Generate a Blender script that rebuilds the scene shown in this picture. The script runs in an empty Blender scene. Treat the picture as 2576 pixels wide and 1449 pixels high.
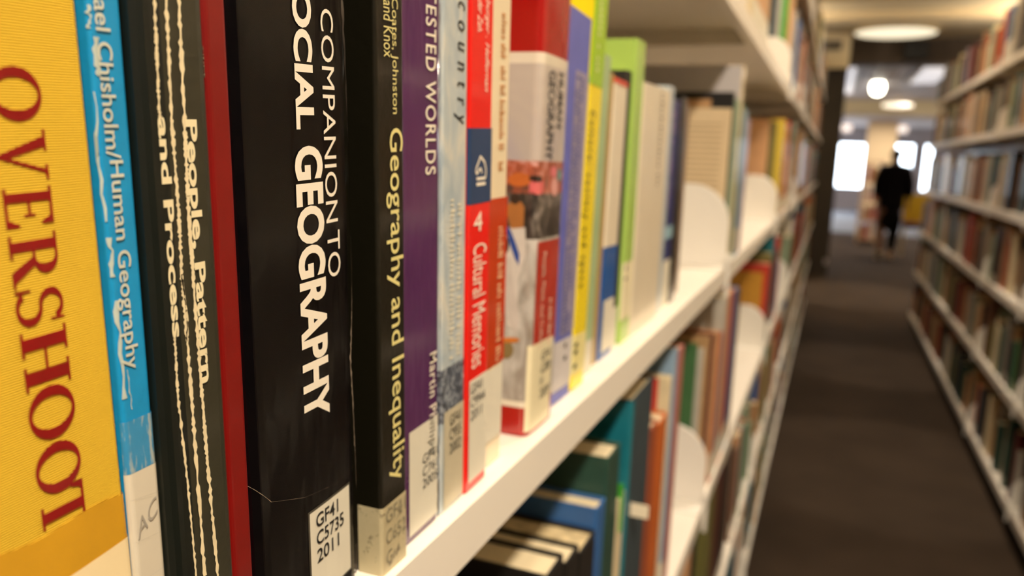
import bpy, bmesh, math, random
import numpy as np
from mathutils import Vector, Matrix

random.seed(7)
sc = bpy.context.scene
C = sc.collection
PI = math.pi

# ------------------------------------------------------------------ camera
EYE = 1.32                                   # camera height above the carpet, metres
FPX = 2000.0
CX, CY = 1288.0, 724.5
def unit(v): return v / np.linalg.norm(v)
_a = unit(np.array([2100 - CX, 415 - CY, FPX]))          # direction of the aisle
_b = np.array([-3767 - CX, 190 - CY, FPX]); _b = unit(_b - _a * (_a @ _b))
RX, RY = -_b, _a
RZ = np.cross(RX, RY)
RM = np.array([RX, RY, RZ])
def ray(px, py): return RM @ np.array([px - CX, py - CY, FPX])
def onX(px, py, X):
    r = ray(px, py); p = r * (X / r[0]); return Vector((p[0], p[1], p[2] + EYE))
def onY(px, py, Y):
    r = ray(px, py); p = r * (Y / r[1]); return Vector((p[0], p[1], p[2] + EYE))
def onZ(px, py, Z):
    r = ray(px, py); p = r * ((Z - EYE) / r[2]); return Vector((p[0], p[1], p[2] + EYE))
def proj(P):
    q = RM.T @ np.array([P[0], P[1], P[2] - EYE])
    if q[2] < 1e-4: return None
    return q[0] / q[2] * FPX + CX, q[1] / q[2] * FPX + CY

cd = bpy.data.cameras.new('camera')
cam = bpy.data.objects.new('camera', cd); C.objects.link(cam)
cd.sensor_fit = 'HORIZONTAL'; cd.sensor_width = 22.3
cd.lens = FPX / 2576 * 22.3
cd.clip_start = 0.01; cd.clip_end = 200
cd.dof.use_dof = True; cd.dof.focus_distance = 0.208; cd.dof.aperture_fstop = 6.4
m = Matrix(((RM[0][0], -RM[0][1], -RM[0][2], 0), (RM[1][0], -RM[1][1], -RM[1][2], 0), (RM[2][0], -RM[2][1], -RM[2][2], EYE), (0, 0, 0, 1)))
cam.matrix_world = m
sc.camera = cam

# ------------------------------------------------------------------ world, exposure
w = bpy.data.worlds.new('daylight'); sc.world = w; w.use_nodes = True
bg = w.node_tree.nodes['Background']
bg.inputs[0].default_value = (0.80, 0.90, 1.0, 1); bg.inputs[1].default_value = 9.0
sc.view_settings.view_transform = 'Standard'; sc.view_settings.look = 'None'
sc.view_settings.gamma = 1; sc.view_settings.use_curve_mapping = False
sc.view_settings.exposure = 0.0

LIGHTS = []
WARM = (1.0, 0.85, 0.67)
def lamp(x, y, z, watts, size, color=WARM, up=False):
    ld = bpy.data.lights.new('lamp_light', 'AREA'); ld.energy = watts; ld.shape = 'DISK'; ld.size = size; ld.color = color
    o = bpy.data.objects.new('lamp_light', ld); C.objects.link(o); o.location = (x, y, z)
    if up: o.rotation_euler = (PI, 0, 0)
    return o
def spot(x, y, z, watts, deg, color=WARM):
    ld = bpy.data.lights.new('spot_light', 'SPOT'); ld.energy = watts; ld.spot_size = math.radians(deg); ld.spot_blend = .25; ld.shadow_soft_size = .05; ld.color = color
    o = bpy.data.objects.new('spot_light', ld); C.objects.link(o); o.location = (x, y, z); return o
# recessed lamps in the ceiling above the aisle and the reading room: x, y, z, watts, diameter
LAMPS = [(0.60, -0.65, 2.78, 78, .16), (0.33, 1.9, 2.78, 26, .16), (0.30, 5.0, 2.78, 16, .16),
         (0.9, 13.5, 2.70, 45, .3), (3.5, 15.5, 2.70, 60, .3), (-2.0, 16.0, 2.70, 60, .3), (1.4, 18.6, 2.72, 16, .3), (1.2, 21.3, 2.44, 45, .3), (-2.2, 21.5, 2.44, 60, .3), (5.0, 21.0, 2.44, 60, .3)]
for a in LAMPS: lamp(*a)
SPOTS = [(.32, 3.75, 2.78, 75, 30), (.36, 5.75, 2.78, 80, 26), (.34, 8.9, 2.72, 170, 40)]
for a in SPOTS: spot(*a)
# added uplights, unseen over the neighbouring aisles, put there to brighten the ceiling
ADDED_UPL = [(-1.25, 4.5, 2.32), (2.0, 4.5, 2.32), (-1.25, 8.3, 2.32), (2.0, 8.3, 2.32), (-1.25, 1.0, 2.32), (2.0, 1.0, 2.32)]
for a in ADDED_UPL: lamp(*a, 55, .5, up=True)
ADDED_UPF = [(-1.3, 17.4, 1.75), (3.7, 17.4, 1.75), (-1.6, 22.6, 1.7), (4.3, 22.6, 1.7), (2.9, 12.6, 1.75)]     # added floor uplights, hidden from view, to brighten the reading room ceiling
for a in ADDED_UPF: lamp(a[0], a[1], a[2] + .06, 85, .3, up=True)

# ------------------------------------------------------------------ materials
def s2l(c): return c / 12.92 if c <= .04045 else ((c + .055) / 1.055) ** 2.4
def rgb(h, k=1.0):
    h = h.lstrip('#'); return tuple(s2l(int(h[i:i + 2], 16) / 255) * k for i in (0, 2, 4)) + (1,)
_mats = {}
def mat(name, color, rough=.5, coat=0.0, var=.06, vscale=60, bump=0.0, bscale=400, metallic=0, spec=.5):
    if name in _mats: return _mats[name]
    m = bpy.data.materials.new(name); m.use_nodes = True; nt = m.node_tree; n = nt.nodes; l = nt.links
    p = n['Principled BSDF']; p.inputs['Roughness'].default_value = rough
    p.inputs['Coat Weight'].default_value = coat; p.inputs['Coat Roughness'].default_value = .08
    p.inputs['Metallic'].default_value = metallic; p.inputs['Specular IOR Level'].default_value = spec
    c = rgb(color) if isinstance(color, str) else color
    tc = n.new('ShaderNodeTexCoord')
    if var > 0:
        nz = n.new('ShaderNodeTexNoise'); nz.inputs['Scale'].default_value = vscale; nz.inputs['Detail'].default_value = 5
        l.new(tc.outputs['Object'], nz.inputs['Vector'])
        mx = n.new('ShaderNodeMix'); mx.data_type = 'RGBA'
        mx.inputs[6].default_value = tuple(min(1, x * (1 - var * 2)) for x in c[:3]) + (1,)
        mx.inputs[7].default_value = tuple(min(1, x * (1 + var * 2)) for x in c[:3]) + (1,)
        l.new(nz.outputs['Fac'], mx.inputs[0]); l.new(mx.outputs[2], p.inputs['Base Color'])
    else: p.inputs['Base Color'].default_value = c
    if bump > 0:
        nb = n.new('ShaderNodeTexNoise'); nb.inputs['Scale'].default_value = bscale; nb.inputs['Detail'].default_value = 4
        l.new(tc.outputs['Object'], nb.inputs['Vector'])
        b = n.new('ShaderNodeBump'); b.inputs['Strength'].default_value = bump; b.inputs['Distance'].default_value = .001
        l.new(nb.outputs['Fac'], b.inputs['Height']); l.new(b.outputs['Normal'], p.inputs['Normal'])
    _mats[name] = m; return m
def emis(name, color, s):
    m = bpy.data.materials.new(name); m.use_nodes = True; nt = m.node_tree
    p = nt.nodes['Principled BSDF']; p.inputs['Base Color'].default_value = (.8, .8, .8, 1)
    p.inputs['Emission Color'].default_value = color; p.inputs['Emission Strength'].default_value = s
    return m
def worn(name, base, wear='#b8b09a', amount=.62, rough=.35, coat=.3, sx=60, sz=14):
    """cover with scuffs and cracks of lighter paper showing through"""
    if name in _mats: return _mats[name]
    m = mat(name, base, rough, coat, .08, 80, .15, 300); nt = m.node_tree; n = nt.nodes; l = nt.links
    p = n['Principled BSDF']; src = p.inputs['Base Color'].links[0].from_socket
    tc = [x for x in n if x.type == 'TEX_COORD'][0]
    mp = n.new('ShaderNodeMapping'); mp.inputs['Scale'].default_value = (sx, sx, sz); l.new(tc.outputs['Object'], mp.inputs['Vector'])
    nz = n.new('ShaderNodeTexNoise'); nz.inputs['Scale'].default_value = 2.5; nz.inputs['Detail'].default_value = 9; nz.inputs['Roughness'].default_value = .72
    l.new(mp.outputs[0], nz.inputs['Vector'])
    cr = n.new('ShaderNodeValToRGB'); cr.color_ramp.elements[0].position = amount; cr.color_ramp.elements[1].position = amount + .09
    l.new(nz.outputs['Fac'], cr.inputs[0])
    mx = n.new('ShaderNodeMix'); mx.data_type = 'RGBA'; l.new(cr.outputs[0], mx.inputs[0]); l.new(src, mx.inputs[6]); mx.inputs[7].default_value = rgb(wear)
    l.new(mx.outputs[2], p.inputs['Base Color']); return m
def cloth(name, base, ribs=3200):
    m = mat(name, base, .75, 0, .05, 30); nt = m.node_tree; n = nt.nodes; l = nt.links; p = n['Principled BSDF']
    p.inputs['Specular IOR Level'].default_value = .25
    src = p.inputs['Base Color'].links[0].from_socket
    tc = [x for x in n if x.type == 'TEX_COORD'][0]
    wv = n.new('ShaderNodeTexWave'); wv.wave_type = 'BANDS'; wv.bands_direction = 'Z'; wv.inputs['Scale'].default_value = ribs / 10
    wv.inputs['Distortion'].default_value = 1.2; wv.inputs['Detail'].default_value = 3; wv.inputs['Detail Scale'].default_value = 1.5
    l.new(tc.outputs['Object'], wv.inputs['Vector'])
    mx = n.new('ShaderNodeMix'); mx.data_type = 'RGBA'; mx.blend_type = 'MULTIPLY'; mx.inputs[0].default_value = .25
    l.new(src, mx.inputs[6]); l.new(wv.outputs['Color'], mx.inputs[7]); l.new(mx.outputs[2], p.inputs['Base Color'])
    b = n.new('ShaderNodeBump'); b.inputs['Strength'].default_value = .5; b.inputs['Distance'].default_value = .0003
    l.new(wv.outputs['Fac'], b.inputs['Height']); l.new(b.outputs['Normal'], p.inputs['Normal'])
    return m
def paged(name, color='#e9d9b4', axis='Y'):
    """page block: fine leaves as stripes along the thickness"""
    m = mat(name, color, .85, 0, .05, 40); nt = m.node_tree; n = nt.nodes; l = nt.links; p = n['Principled BSDF']
    src = p.inputs['Base Color'].links[0].from_socket; tc = [x for x in n if x.type == 'TEX_COORD'][0]
    wv = n.new('ShaderNodeTexWave'); wv.wave_type = 'BANDS'; wv.bands_direction = axis; wv.inputs['Scale'].default_value = 500; wv.inputs['Distortion'].default_value = 2
    l.new(tc.outputs['Object'], wv.inputs['Vector'])
    mx = n.new('ShaderNodeMix'); mx.data_type = 'RGBA'; mx.blend_type = 'MULTIPLY'; mx.inputs[0].default_value = .22
    l.new(src, mx.inputs[6]); l.new(wv.outputs['Color'], mx.inputs[7]); l.new(mx.outputs[2], p.inputs['Base Color']); return m
PAGES = paged('page_paper')
STEEL = mat('cream_enamelled_steel', '#efe8dc', .42, 0, .02, 6, .03, 900)
STEEL_END = mat('white_plastic', '#efeae0', .35, 0, .02, 8)
LABEL = mat('label_paper', '#ddd8c6', .6, .15, .04, 50)
INK = mat('label_ink', '#101010', .5, 0, 0)

# ------------------------------------------------------------------ object helpers
def mesh_obj(name, verts, faces, mats, parent=None, fm=None, smooth=False, loc=None):
    me = bpy.data.meshes.new(name); me.from_pydata([tuple(v) for v in verts], [], faces)
    for mm in (mats if isinstance(mats, (list, tuple)) else [mats]): me.materials.append(mm)
    if fm: me.polygons.foreach_set('material_index', fm)
    if smooth: me.polygons.foreach_set('use_smooth', [True] * len(me.polygons))
    me.update()
    o = bpy.data.objects.new(name, me); C.objects.link(o)
    if parent: o.parent = parent
    if loc is not None: o.location = loc
    return o
def empty(name, loc=(0, 0, 0), rot=(0, 0, 0)):
    o = bpy.data.objects.new(name, None); C.objects.link(o); o.location = loc; o.rotation_euler = rot; o.empty_display_size = .02; return o
def tag(o, label, cat, group=None):
    o['label'] = label; o['category'] = cat
    if group: o['group'] = group
    return o
def struct(o): o['kind'] = 'structure'; return o
class MB:
    def __init__(s): s.v = []; s.f = []; s.m = []
    def box(s, a, b, mi=0):
        x0, y0, z0 = a; x1, y1, z1 = b; k = len(s.v)
        s.v += [(x0, y0, z0), (x1, y0, z0), (x1, y1, z0), (x0, y1, z0), (x0, y0, z1), (x1, y0, z1), (x1, y1, z1), (x0, y1, z1)]
        s.f += [(k, k + 3, k + 2, k + 1), (k + 4, k + 5, k + 6, k + 7), (k, k + 1, k + 5, k + 4), (k + 1, k + 2, k + 6, k + 5), (k + 2, k + 3, k + 7, k + 6), (k + 3, k, k + 4, k + 7)]
        s.m += [mi] * 6; return s
    def prism(s, pts, z0, z1, mi=0):
        """pts: ccw polygon in x,y"""
        k = len(s.v); n = len(pts)
        s.v += [(p[0], p[1], z0) for p in pts] + [(p[0], p[1], z1) for p in pts]
        s.f += [tuple(k + n - 1 - i for i in range(n)), tuple(k + n + i for i in range(n))]
        s.f += [(k + i, k + (i + 1) % n, k + n + (i + 1) % n, k + n + i) for i in range(n)]
        s.m += [mi] * (n + 2); return s
    def build(s, name, mats, parent=None, loc=None, smooth=False):
        return mesh_obj(name, s.v, s.f, mats, parent, s.m, smooth, loc)
def box_obj(name, a, b, mt, parent=None): return MB().box(a, b).build(name, mt, parent)

# ================================================================== STRUCTURE
XL, XR = -0.130, 0.705                        # shelf front planes, left and right of the aisle
LV = [EYE + z for z in (-1.185, -.838, -.494, -.149, .203, .552)]
RV = [EYE + z for z in (-1.200, -.845, -.505, -.170, .190, .522)]
carpet = mat('dark_brown_carpet', '#41352a', .95, 0, .22, 3.0, .6, 600, spec=.15)
reading_floor = mat('grey_blue_floor', '#5c5e6c', .6, 0, .08, 2)
ceil_c = mat('cream_ceiling', '#e4d3ae', .8, 0, .03, 2)
dark = mat('dark_brown_panel', '#29211b', .6, 0, .08, 5)
wallm = mat('pale_wall', '#d6ccc0', .8, 0, .03, 2)
FY = 26.0                                      # far window wall
f = struct(box_obj('floor', (-9, -4, -.05), (11, 17.2, 0), carpet))
f2 = struct(box_obj('trim_floor', (-9, 17.2, -.05), (11, FY, 0), reading_floor)); f2.name = 'floor_reading_room'
CH = 2.80
def sbox(name, a, b, mt): return struct(box_obj(name, a, b, mt))
sbox('ceiling', (-9, -4, CH), (11, 10.6, CH + .06), ceil_c)
sbox('wall_left', (-9.1, -4, 0), (-9, FY, 3.2), wallm)
sbox('wall_right', (11, -4, 0), (11.1, FY, 3.2), wallm)
sbox('wall_back', (-9, -4.1, 0), (11, -4, 3.2), wallm)
for k, (y0, y1, d) in enumerate(((6.2, 6.5, .05), (7.9, 8.15, .05), (8.75, 9.05, .07))):
    sbox('trim_%d' % (k + 1), (-9, y0, CH - d), (11, y1, CH), ceil_c)
sbox('trim_4', (-9, 10.6, 2.52), (11, 10.95, 3.1), mat('brown_beam', '#5a4c3e', .7, 0, .06, 3))                       # dark downstand beam across the aisle
sbox('trim_5', (.62, 10.38, 2.56), (.86, 10.6, 2.74), mat('black_metal_box', '#1b1815', .6))
sbox('trim_6', (-.42, 10.15, 2.42), (.04, 10.6, CH), ceil_c)                   # cream bulkhead over the pillar
g = MB()
for k in range(5): g.box((-.36, 10.13, 2.62 + k * .022), (-.06, 10.15, 2.634 + k * .022))
struct(g.build('trim_7', mat('grille_black', '#221c15', .6)))
pil = struct(MB().box((-.34, 10.2, .0), (.035, 10.55, 2.42)).build('trim_8', dark))
so = MB().box((-.01, 10.185, .14), (.028, 10.2, .21)).build('socket', mat('socket_grey', '#9a95a0', .4), pil)
# open metal ceiling beyond the beam: a grid of slats under a grey soffit
slat = mat('ceiling_slat_metal', '#c9c3c6', .4, 0, .03, 3, metallic=.35)
soff = mat('grey_soffit', '#9a8c82', .8, 0, .05, 1)
sbox('ceiling_far', (-9, 10.95, 3.02), (11, 20.0, 3.08), soff)
g = MB()
for k in range(61): g.box((-2.5 + k * .1, 10.95, 2.78), (-2.49 + k * .1, 20.0, 2.86))
for k in range(90): g.box((-2.5, 11.0 + k * .1, 2.785), (3.51, 11.008 + k * .1, 2.855))
o = struct(g.build('ceiling_grid', slat))
sbox('trim_9', (-9, 20.0, 2.46), (11, 20.3, 3.1), ceil_c)
sbox('ceiling_end', (-9, 20.3, 2.46), (11, FY, 2.52), mat('lavender_ceiling', '#c9bfbd', .8))
# window wall with three openings
wins = [(-.70, .82, .64, 2.0), (1.58, 2.12, .64, 2.02), (2.34, 2.62, .64, 2.02), (-3.4, -1.3, .60, 2.04)]
wl = mat('window_wall', '#b4b2ba', .8, 0, .03, 2)
g = MB(); xs = sorted(wins); x = -9
for a, b, z0, z1 in xs:
    g.box((x, FY, 0), (a, FY + .2, 3.2)); g.box((a, FY, 0), (b, FY + .2, z0)); g.box((a, FY, z1), (b, FY + .2, 3.2)); x = b
g.box((x, FY, 0), (11, FY + .2, 3.2)); struct(g.build('wall_far', wl))
frame_m = mat('window_frame_grey', '#77757c', .5)
glass = bpy.data.materials.new('window_glass'); glass.use_nodes = True
nt = glass.node_tree; nt.nodes.remove(nt.nodes['Principled BSDF'])
t = nt.nodes.new('ShaderNodeBsdfTransparent'); gl = nt.nodes.new('ShaderNodeBsdfGlossy'); gl.inputs['Roughness'].default_value = .02
mx = nt.nodes.new('ShaderNodeMixShader'); mx.inputs[0].default_value = .06
nt.links.new(t.outputs[0], mx.inputs[1]); nt.links.new(gl.outputs[0], mx.inputs[2]); nt.links.new(mx.outputs[0], nt.nodes['Material Output'].inputs[0])
for k, (a, b, z0, z1) in enumerate(wins):
    wo = MB()
    for q in (((a, FY - .02, z0), (a + .04, FY + .1, z1)), ((b - .04, FY - .02, z0), (b, FY + .1, z1)), ((a + .04, FY - .02, z0), (b - .04, FY + .1, z0 + .04)), ((a + .04, FY - .02, z1 - .04), (b - .04, FY + .1, z1))): wo.box(*q)
    wo = struct(wo.build('window_%d' % (k + 1), frame_m))
    MB().box((a + .04, FY + .04, z0 + .04), (b - .04, FY + .046, z1 - .04)).build('pane', glass, wo)
# lit partition near the windows
pa, pb = onY(2183, 335, 22.5), onY(2252, 335, 22.5)
sbox('wall_partition', (pa.x, 22.5, 0), (pb.x + .06, 22.7, 2.46), mat('peach_partition', '#e6cda6', .8))

# ================================================================== SHELVING
def shelf_tray(name, x0, x1, y0, y1, ztop, th, front):
    """steel tray: top sheet, turned-down fascia and end flanges; front=+1: front edge at x1, -1: at x0"""
    g = MB(); t = .002
    g.box((x0, y0, ztop - t), (x1, y1, ztop))
    for a, b in ((x0, x0 + t), (x1 - t, x1)): g.box((a, y0, ztop - th), (b, y1, ztop - t))
    for a, b in ((y0, y0 + t), (y1 - t, y1)): g.box((x0 + t, a, ztop - th), (x1 - t, b, ztop - t))
    # returned lip under the fascia
    if front > 0: g.box((x1 - .014, y0 + t, ztop - th), (x1 - t, y1 - t, ztop - th + t))
    else: g.box((x0 + t, y0 + t, ztop - th), (x0 + .014, y1 - t, ztop - th + t))
    return g
JOINTS = [-1.08, .115, 1.31, 2.525, 3.74, 4.96, 6.18, 7.42]
def bookcase(label, xf, sign, levels, y_first, th, depth=.27):
    """sign=-1: case stands left of its front plane xf, +1: right of it"""
    b0, b1 = sorted((xf, xf + sign * depth)); c = empty('bookcase', ((b0 + b1) / 2, y_first, 0)); tag(c, label, 'bookcase', None)
    off = Vector(c.location)
    js = [j for j in JOINTS if j >= y_first - .01]
    def put(g, nm, mt=STEEL):
        g.v = [(v[0] - off.x, v[1] - off.y, v[2]) for v in g.v]; return g.build(nm, mt, c)
    back = xf + sign * depth
    for lv in levels:
        for a, b in zip(js[:-1], js[1:]):
            s0, s1 = sorted((xf, back)); put(shelf_tray('shelf', s0, s1, a + .001, b - .001, lv, th, -sign), 'shelf')
    top = levels[-1] + .30
    for a, b in zip(js[:-1], js[1:]):
        s0, s1 = sorted((back, back + sign * .004)); put(MB().box((s0, a, .04), (s1, b, top)), 'back_panel')
    for j in js:
        s0, s1 = sorted((back + sign * .004, back + sign * .05)); put(MB().box((s0, j - .015, 0), (s1, j + .015, top)), 'upright')
    s0, s1 = sorted((xf + sign * .03, back)); put(MB().box((s0, js[0], 0), (s1, js[-1], levels[0] - th - .001)), 'plinth', mat('plinth_dark', '#15110d', .7))
    return c
LCASE = bookcase('long cream steel bookcase on the left, filling most of the picture', XL, -1, LV, -1.08, .0255)
RCASE = bookcase('long cream steel bookcase on the right side of the aisle, far out of focus', XR, 1, RV, .115, .034)
#@@BOOKS
# ================================================================== BOOKS: geometry
def profile(T, r, bulge=0.0, n=4, dent=0.0):
    """x of the spine surface for local y in 0..T (front-most value 0)"""
    rr = min(r, T * .49)
    def X(y):
        u = max(0.0, min(1.0, y / T)); x = bulge * (1 - (2 * u - 1) ** 2) - bulge
        if y < rr: x += -rr + math.sqrt(max(0, rr * rr - (rr - max(y, 0)) ** 2))
        elif y > T - rr: d = min(T, y) - (T - rr); x += -rr + math.sqrt(max(0, rr * rr - d * d))
        return x
    ys = [rr * (1 - math.cos(PI / 2 * i / n)) for i in range(n + 1)]
    mid = [T * k / 8 for k in range(1, 8) if rr + 1e-5 < T * k / 8 < T - rr - 1e-5] if bulge > 0 else []
    ys = ys + mid + [T - y for y in reversed(ys)]
    return X, ys
class Book:
    """a book standing with its spine to the aisle. Local frame: x out of the shelf, y along it, z up; origin at the near bottom corner."""
    def __init__(s, name, xs, y0, z0, T, H, D, lean, cover_m, r=.002, bulge=0.0, page_m=None, inset=.003, flip=False, hard=True, rot=0.0):
        z0 += max(0, T * math.sin(-lean)); s.T, s.H, s.D = T, H, D; s.root = empty(name, (xs, y0, z0), (lean, 0, rot)); s.X, s.ys = profile(T, r, bulge); s.r = r
        s.root['category'] = 'book'
        s.M = Matrix.Rotation(rot, 4, 'Z') @ Matrix.Rotation(lean, 4, 'X'); s.M.translation = Vector((xs, y0, z0)); s.Mi = s.M.inverted()
        ct = .0022 if hard else .0006
        out = [(-D, 0)] + [(s.X(y), y) for y in s.ys] + [(-D, T)]
        inn = [(-D, T - ct)] + [(min(s.X(y), s.X(max(ct, min(T - ct, y)))) - ct, max(ct, min(T - ct, y))) for y in reversed(s.ys)] + [(-D, ct)]
        v = []; n = len(out)
        # U-shaped cover: quads between outer and inner loops
        for z in (0, H):
            v += [(a, b, z) for a, b in out] + [(a, b, z) for a, b in reversed(inn)]
        f = []; N = 2 * n
        for i in range(n - 1):
            f.append((i + 1, i, n + i, n + i + 1)); f.append((N + i, N + i + 1, N + n + i + 1, N + n + i))
            f.append((i, i + 1, N + i + 1, N + i)); f.append((n + i + 1, n + i, N + n + i, N + n + i + 1))
        f.append((0, N, N + n, n)); f.append((n - 1, 2 * n - 1, N + 2 * n - 1, N + n - 1))
        s.cover = mesh_obj('cover', v, f, cover_m, s.root)
        zi = inset if hard else .0005
        s.pages = MB().box((-D + (.004 if hard else .0005), ct, zi), (-ct - max(r * .4, .001) - bulge, T - ct, H - zi)).build('page_block', page_m or PAGES, s.root)
        s.ct = ct
    def at(s, px, py):
        """pixel -> (s, z) on the spine"""
        o = s.Mi @ Vector((0, 0, EYE)); d = s.Mi.to_3x3() @ Vector(ray(px, py)); k = -o.x / d.x; p = o + d * k; return p.y, p.z
    def at_side(s, px, py):
        o = s.Mi @ Vector((0, 0, EYE)); d = s.Mi.to_3x3() @ Vector(ray(px, py)); k = -o.y / d.y; p = o + d * k; return p.x, p.z
    def P(s, u, z, lift):
        """(u, z): u>=0 on the spine (local y), u<0 on the near cover (distance from the spine corner)"""
        if u < 0: return (u, -lift, z)
        if u > s.T: return (-(u - s.T), s.T + lift, z)
        e = s.T * .01; x0, x1 = s.X(max(0, u - e)), s.X(min(s.T, u + e)); dy = min(s.T, u + e) - max(0, u - e)
        nrm = Vector((dy, -(x1 - x0))); nrm.normalize()
        return (s.X(u) + nrm.x * lift, u + nrm.y * lift, z)
    def decal(s, name, verts, faces, mt, lift=.00012, parent=None, matidx=None):
        bm = bmesh.new(); vs = [bm.verts.new((a, 0, b)) for a, b in verts]
        for fc in faces:
            try: bm.faces.new([vs[i] for i in fc])
            except ValueError: pass
        cuts = [0.0] + [y for y in s.ys if 0 < y < s.T] + [s.T] + ([s.T * k / 6 for k in range(1, 6)] if len(s.ys) < 12 else [])
        for c in sorted(set(round(c, 6) for c in cuts)):
            us = [v.co.x for v in bm.verts]
            if min(us) < c - 1e-6 and max(us) > c + 1e-6:
                bmesh.ops.bisect_plane(bm, geom=bm.verts[:] + bm.edges[:] + bm.faces[:], dist=1e-7, plane_co=(c, 0, 0), plane_no=(1, 0, 0))
        for v in bm.verts: v.co = Vector(s.P(v.co.x, v.co.z, lift))
        bm.normal_update()
        me = bpy.data.meshes.new(name); bm.to_mesh(me); bm.free(); me.materials.append(mt)
        o = bpy.data.objects.new(name, me); C.objects.link(o); o.parent = parent or s.root
        return o
    def rect(s, name, u0, u1, z0, z1, mt, lift=.00012, parent=None):
        return s.decal(name, [(u0, z0), (u1, z0), (u1, z1), (u0, z1)], [(0, 1, 2, 3)], mt, lift, parent)
    def down(s, text, A, B, mt, lift=.0003, parent=None, name='lettering', shear=0, bold=0.0, spacing=1.0):
        """text running down the spine, fitted between pixel A (left edge, start) and pixel B (right edge, end)"""
        (u0, z0), (u1, z1) = s.at(*A), s.at(*B); vs, fs = text2d(text, shear, bold, spacing)
        q = [(u0 + v * (u1 - u0), z0 + u * (z1 - z0)) for u, v in vs]
        return s.decal(name, q, fs, mt, lift, parent)
    def across(s, text, u0, u1, z0, z1, mt, lift=.0004, parent=None, name='lettering', spacing=1.0, skew=0.0, bold=0):
        vs, fs = text2d(text, 0, bold, spacing)
        return s.decal(name, [(u0 + u * (u1 - u0), z0 + v * (z1 - z0) + skew * u) for u, v in vs], fs, mt, lift, parent)
_txt = {}
def text2d(text, shear=0, bold=0.0, spacing=1.0):
    """text as a flat triangle mesh scaled to its bounding box 0..1"""
    key = (text, shear, bold, spacing)
    if key in _txt: return _txt[key]
    cu = bpy.data.curves.new('t', 'FONT'); cu.body = text; cu.resolution_u = 4; cu.shear = shear; cu.offset = bold; cu.space_character = spacing
    o = bpy.data.objects.new('t', cu); C.objects.link(o); bpy.context.view_layer.update()
    me = bpy.data.meshes.new_from_object(o.evaluated_get(bpy.context.evaluated_depsgraph_get()))
    vs = [(v.co.x, v.co.y) for v in me.vertices]; fs = [tuple(p.vertices) for p in me.polygons]
    bpy.data.objects.remove(o); bpy.data.curves.remove(cu); bpy.data.meshes.remove(me)
    x0 = min(v[0] for v in vs); x1 = max(v[0] for v in vs); y0 = min(v[1] for v in vs); y1 = max(v[1] for v in vs)
    r = ([((a - x0) / (x1 - x0), (b - y0) / (y1 - y0)) for a, b in vs], fs); _txt[key] = r; return r
# slab-serif glyphs for the stamped title (unit box: u along the reading direction, v up)
def quad(*p): return [p]
def ring(cx, cy, rx, ry, tx, ty, a0=0, a1=2 * PI, n=28):
    q = []
    for i in range(n):
        a, b = a0 + (a1 - a0) * i / n, a0 + (a1 - a0) * (i + 1) / n
        f = lambda t, k: (cx + (rx - tx * k) * math.cos(t), cy + (ry - ty * k) * math.sin(t))
        q.append((f(a, 0), f(b, 0), f(b, 1), f(a, 1)))
    return q
def R_(x0, y0, x1, y1): return [((x0, y0), (x1, y0), (x1, y1), (x0, y1))]
GLY = {
 'O': ring(.5, .5, .5, .52, .20, .075),
 'V': quad((.10, 1), (.32, 1), (.58, .12), (.48, 0)) + quad((.82, 1), (.90, 1), (.55, 0), (.48, 0)) + R_(-.02, .94, .42, 1) + R_(.70, .94, 1.02, 1),
 'E': R_(.12, 0, .34, 1) + R_(0, 0, .92, .065) + R_(0, .935, .88, 1) + R_(.34, .47, .66, .53) + quad((.92, 0), (.92, .28), (.86, .28), (.74, .065)) + quad((.88, 1), (.88, .74), (.82, .74), (.70, .935)) + R_(.62, .38, .68, .62),
 'R': R_(.10, 0, .31, 1) + R_(-.02, 0, .43, .06) + R_(-.02, .94, .5, 1) + ring(.46, .73, .34, .27, .19, .06, -PI / 2, PI / 2, 14) + R_(.31, .46, .48, .52) + quad((.42, .48), (.60, .50), (.92, .05), (.70, .0)) + R_(.70, 0, 1.02, .055),
 'S': ring(.5, .74, .42, .27, .18, .07, .35, 1.5 * PI, 18) + ring(.5, .265, .45, .28, .19, .07, -.85 * PI, .5 * PI, 18) + R_(.84, .70, .90, 1.0) + R_(.06, .0, .12, .32) ,
 'H': R_(.10, 0, .32, 1) + R_(.68, 0, .90, 1) + R_(.32, .47, .68, .53) + R_(0, 0, .42, .06) + R_(0, .94, .42, 1) + R_(.58, 0, 1, .06) + R_(.58, .94, 1, 1),
 'T': R_(.39, 0, .61, 1) + R_(.03, .935, .97, 1) + R_(.27, 0, .73, .06) + quad((.03, 1), (.03, .70), (.09, .70), (.18, .935)) + quad((.97, 1), (.97, .70), (.91, .70), (.82, .935)),
}
Z0 = LV[3]; ZB = Z0 + .0003
PREV = {}; DBG = []
def hero2(name, xs, top, bot, lean_deg, H, D, mt, T=None, gap=.0004, anchor=None, z0=ZB, **k):
    """far spine edge passes through the pixels top/bot; the near cover touches the book before it"""
    a, b_ = onX(*top, xs), onX(*bot, xs); lean = math.radians(lean_deg)
    zm = (a.z + b_.z) / 2; ym = (a.y + b_.y) / 2
    if anchor: q = onX(*anchor, xs); zm, ym = q.z, q.y
    F = lambda z: ym - (z - zm) * math.tan(lean)            # far face
    if T is None:
        P_, y0 = PREV['f'], None
        near0 = max(P_(z) + gap + (z - z0) * math.tan(lean) for z in (z0, z0 + .12, z0 + .225)); T = (F(z0) - near0) * math.cos(lean)
    DBG.append((round(T * 1000, 1), round(lean * 57.3, 1))); y0 = F(z0) - T / math.cos(lean); PREV['f'] = F; PREV['H'] = H
    return Book(name, xs, y0, z0, T, H, D, lean, mt, **k)
def info(bk, label, group='books on the main shelf'):
    bk.root['label'] = label; bk.root['group'] = group
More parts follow.
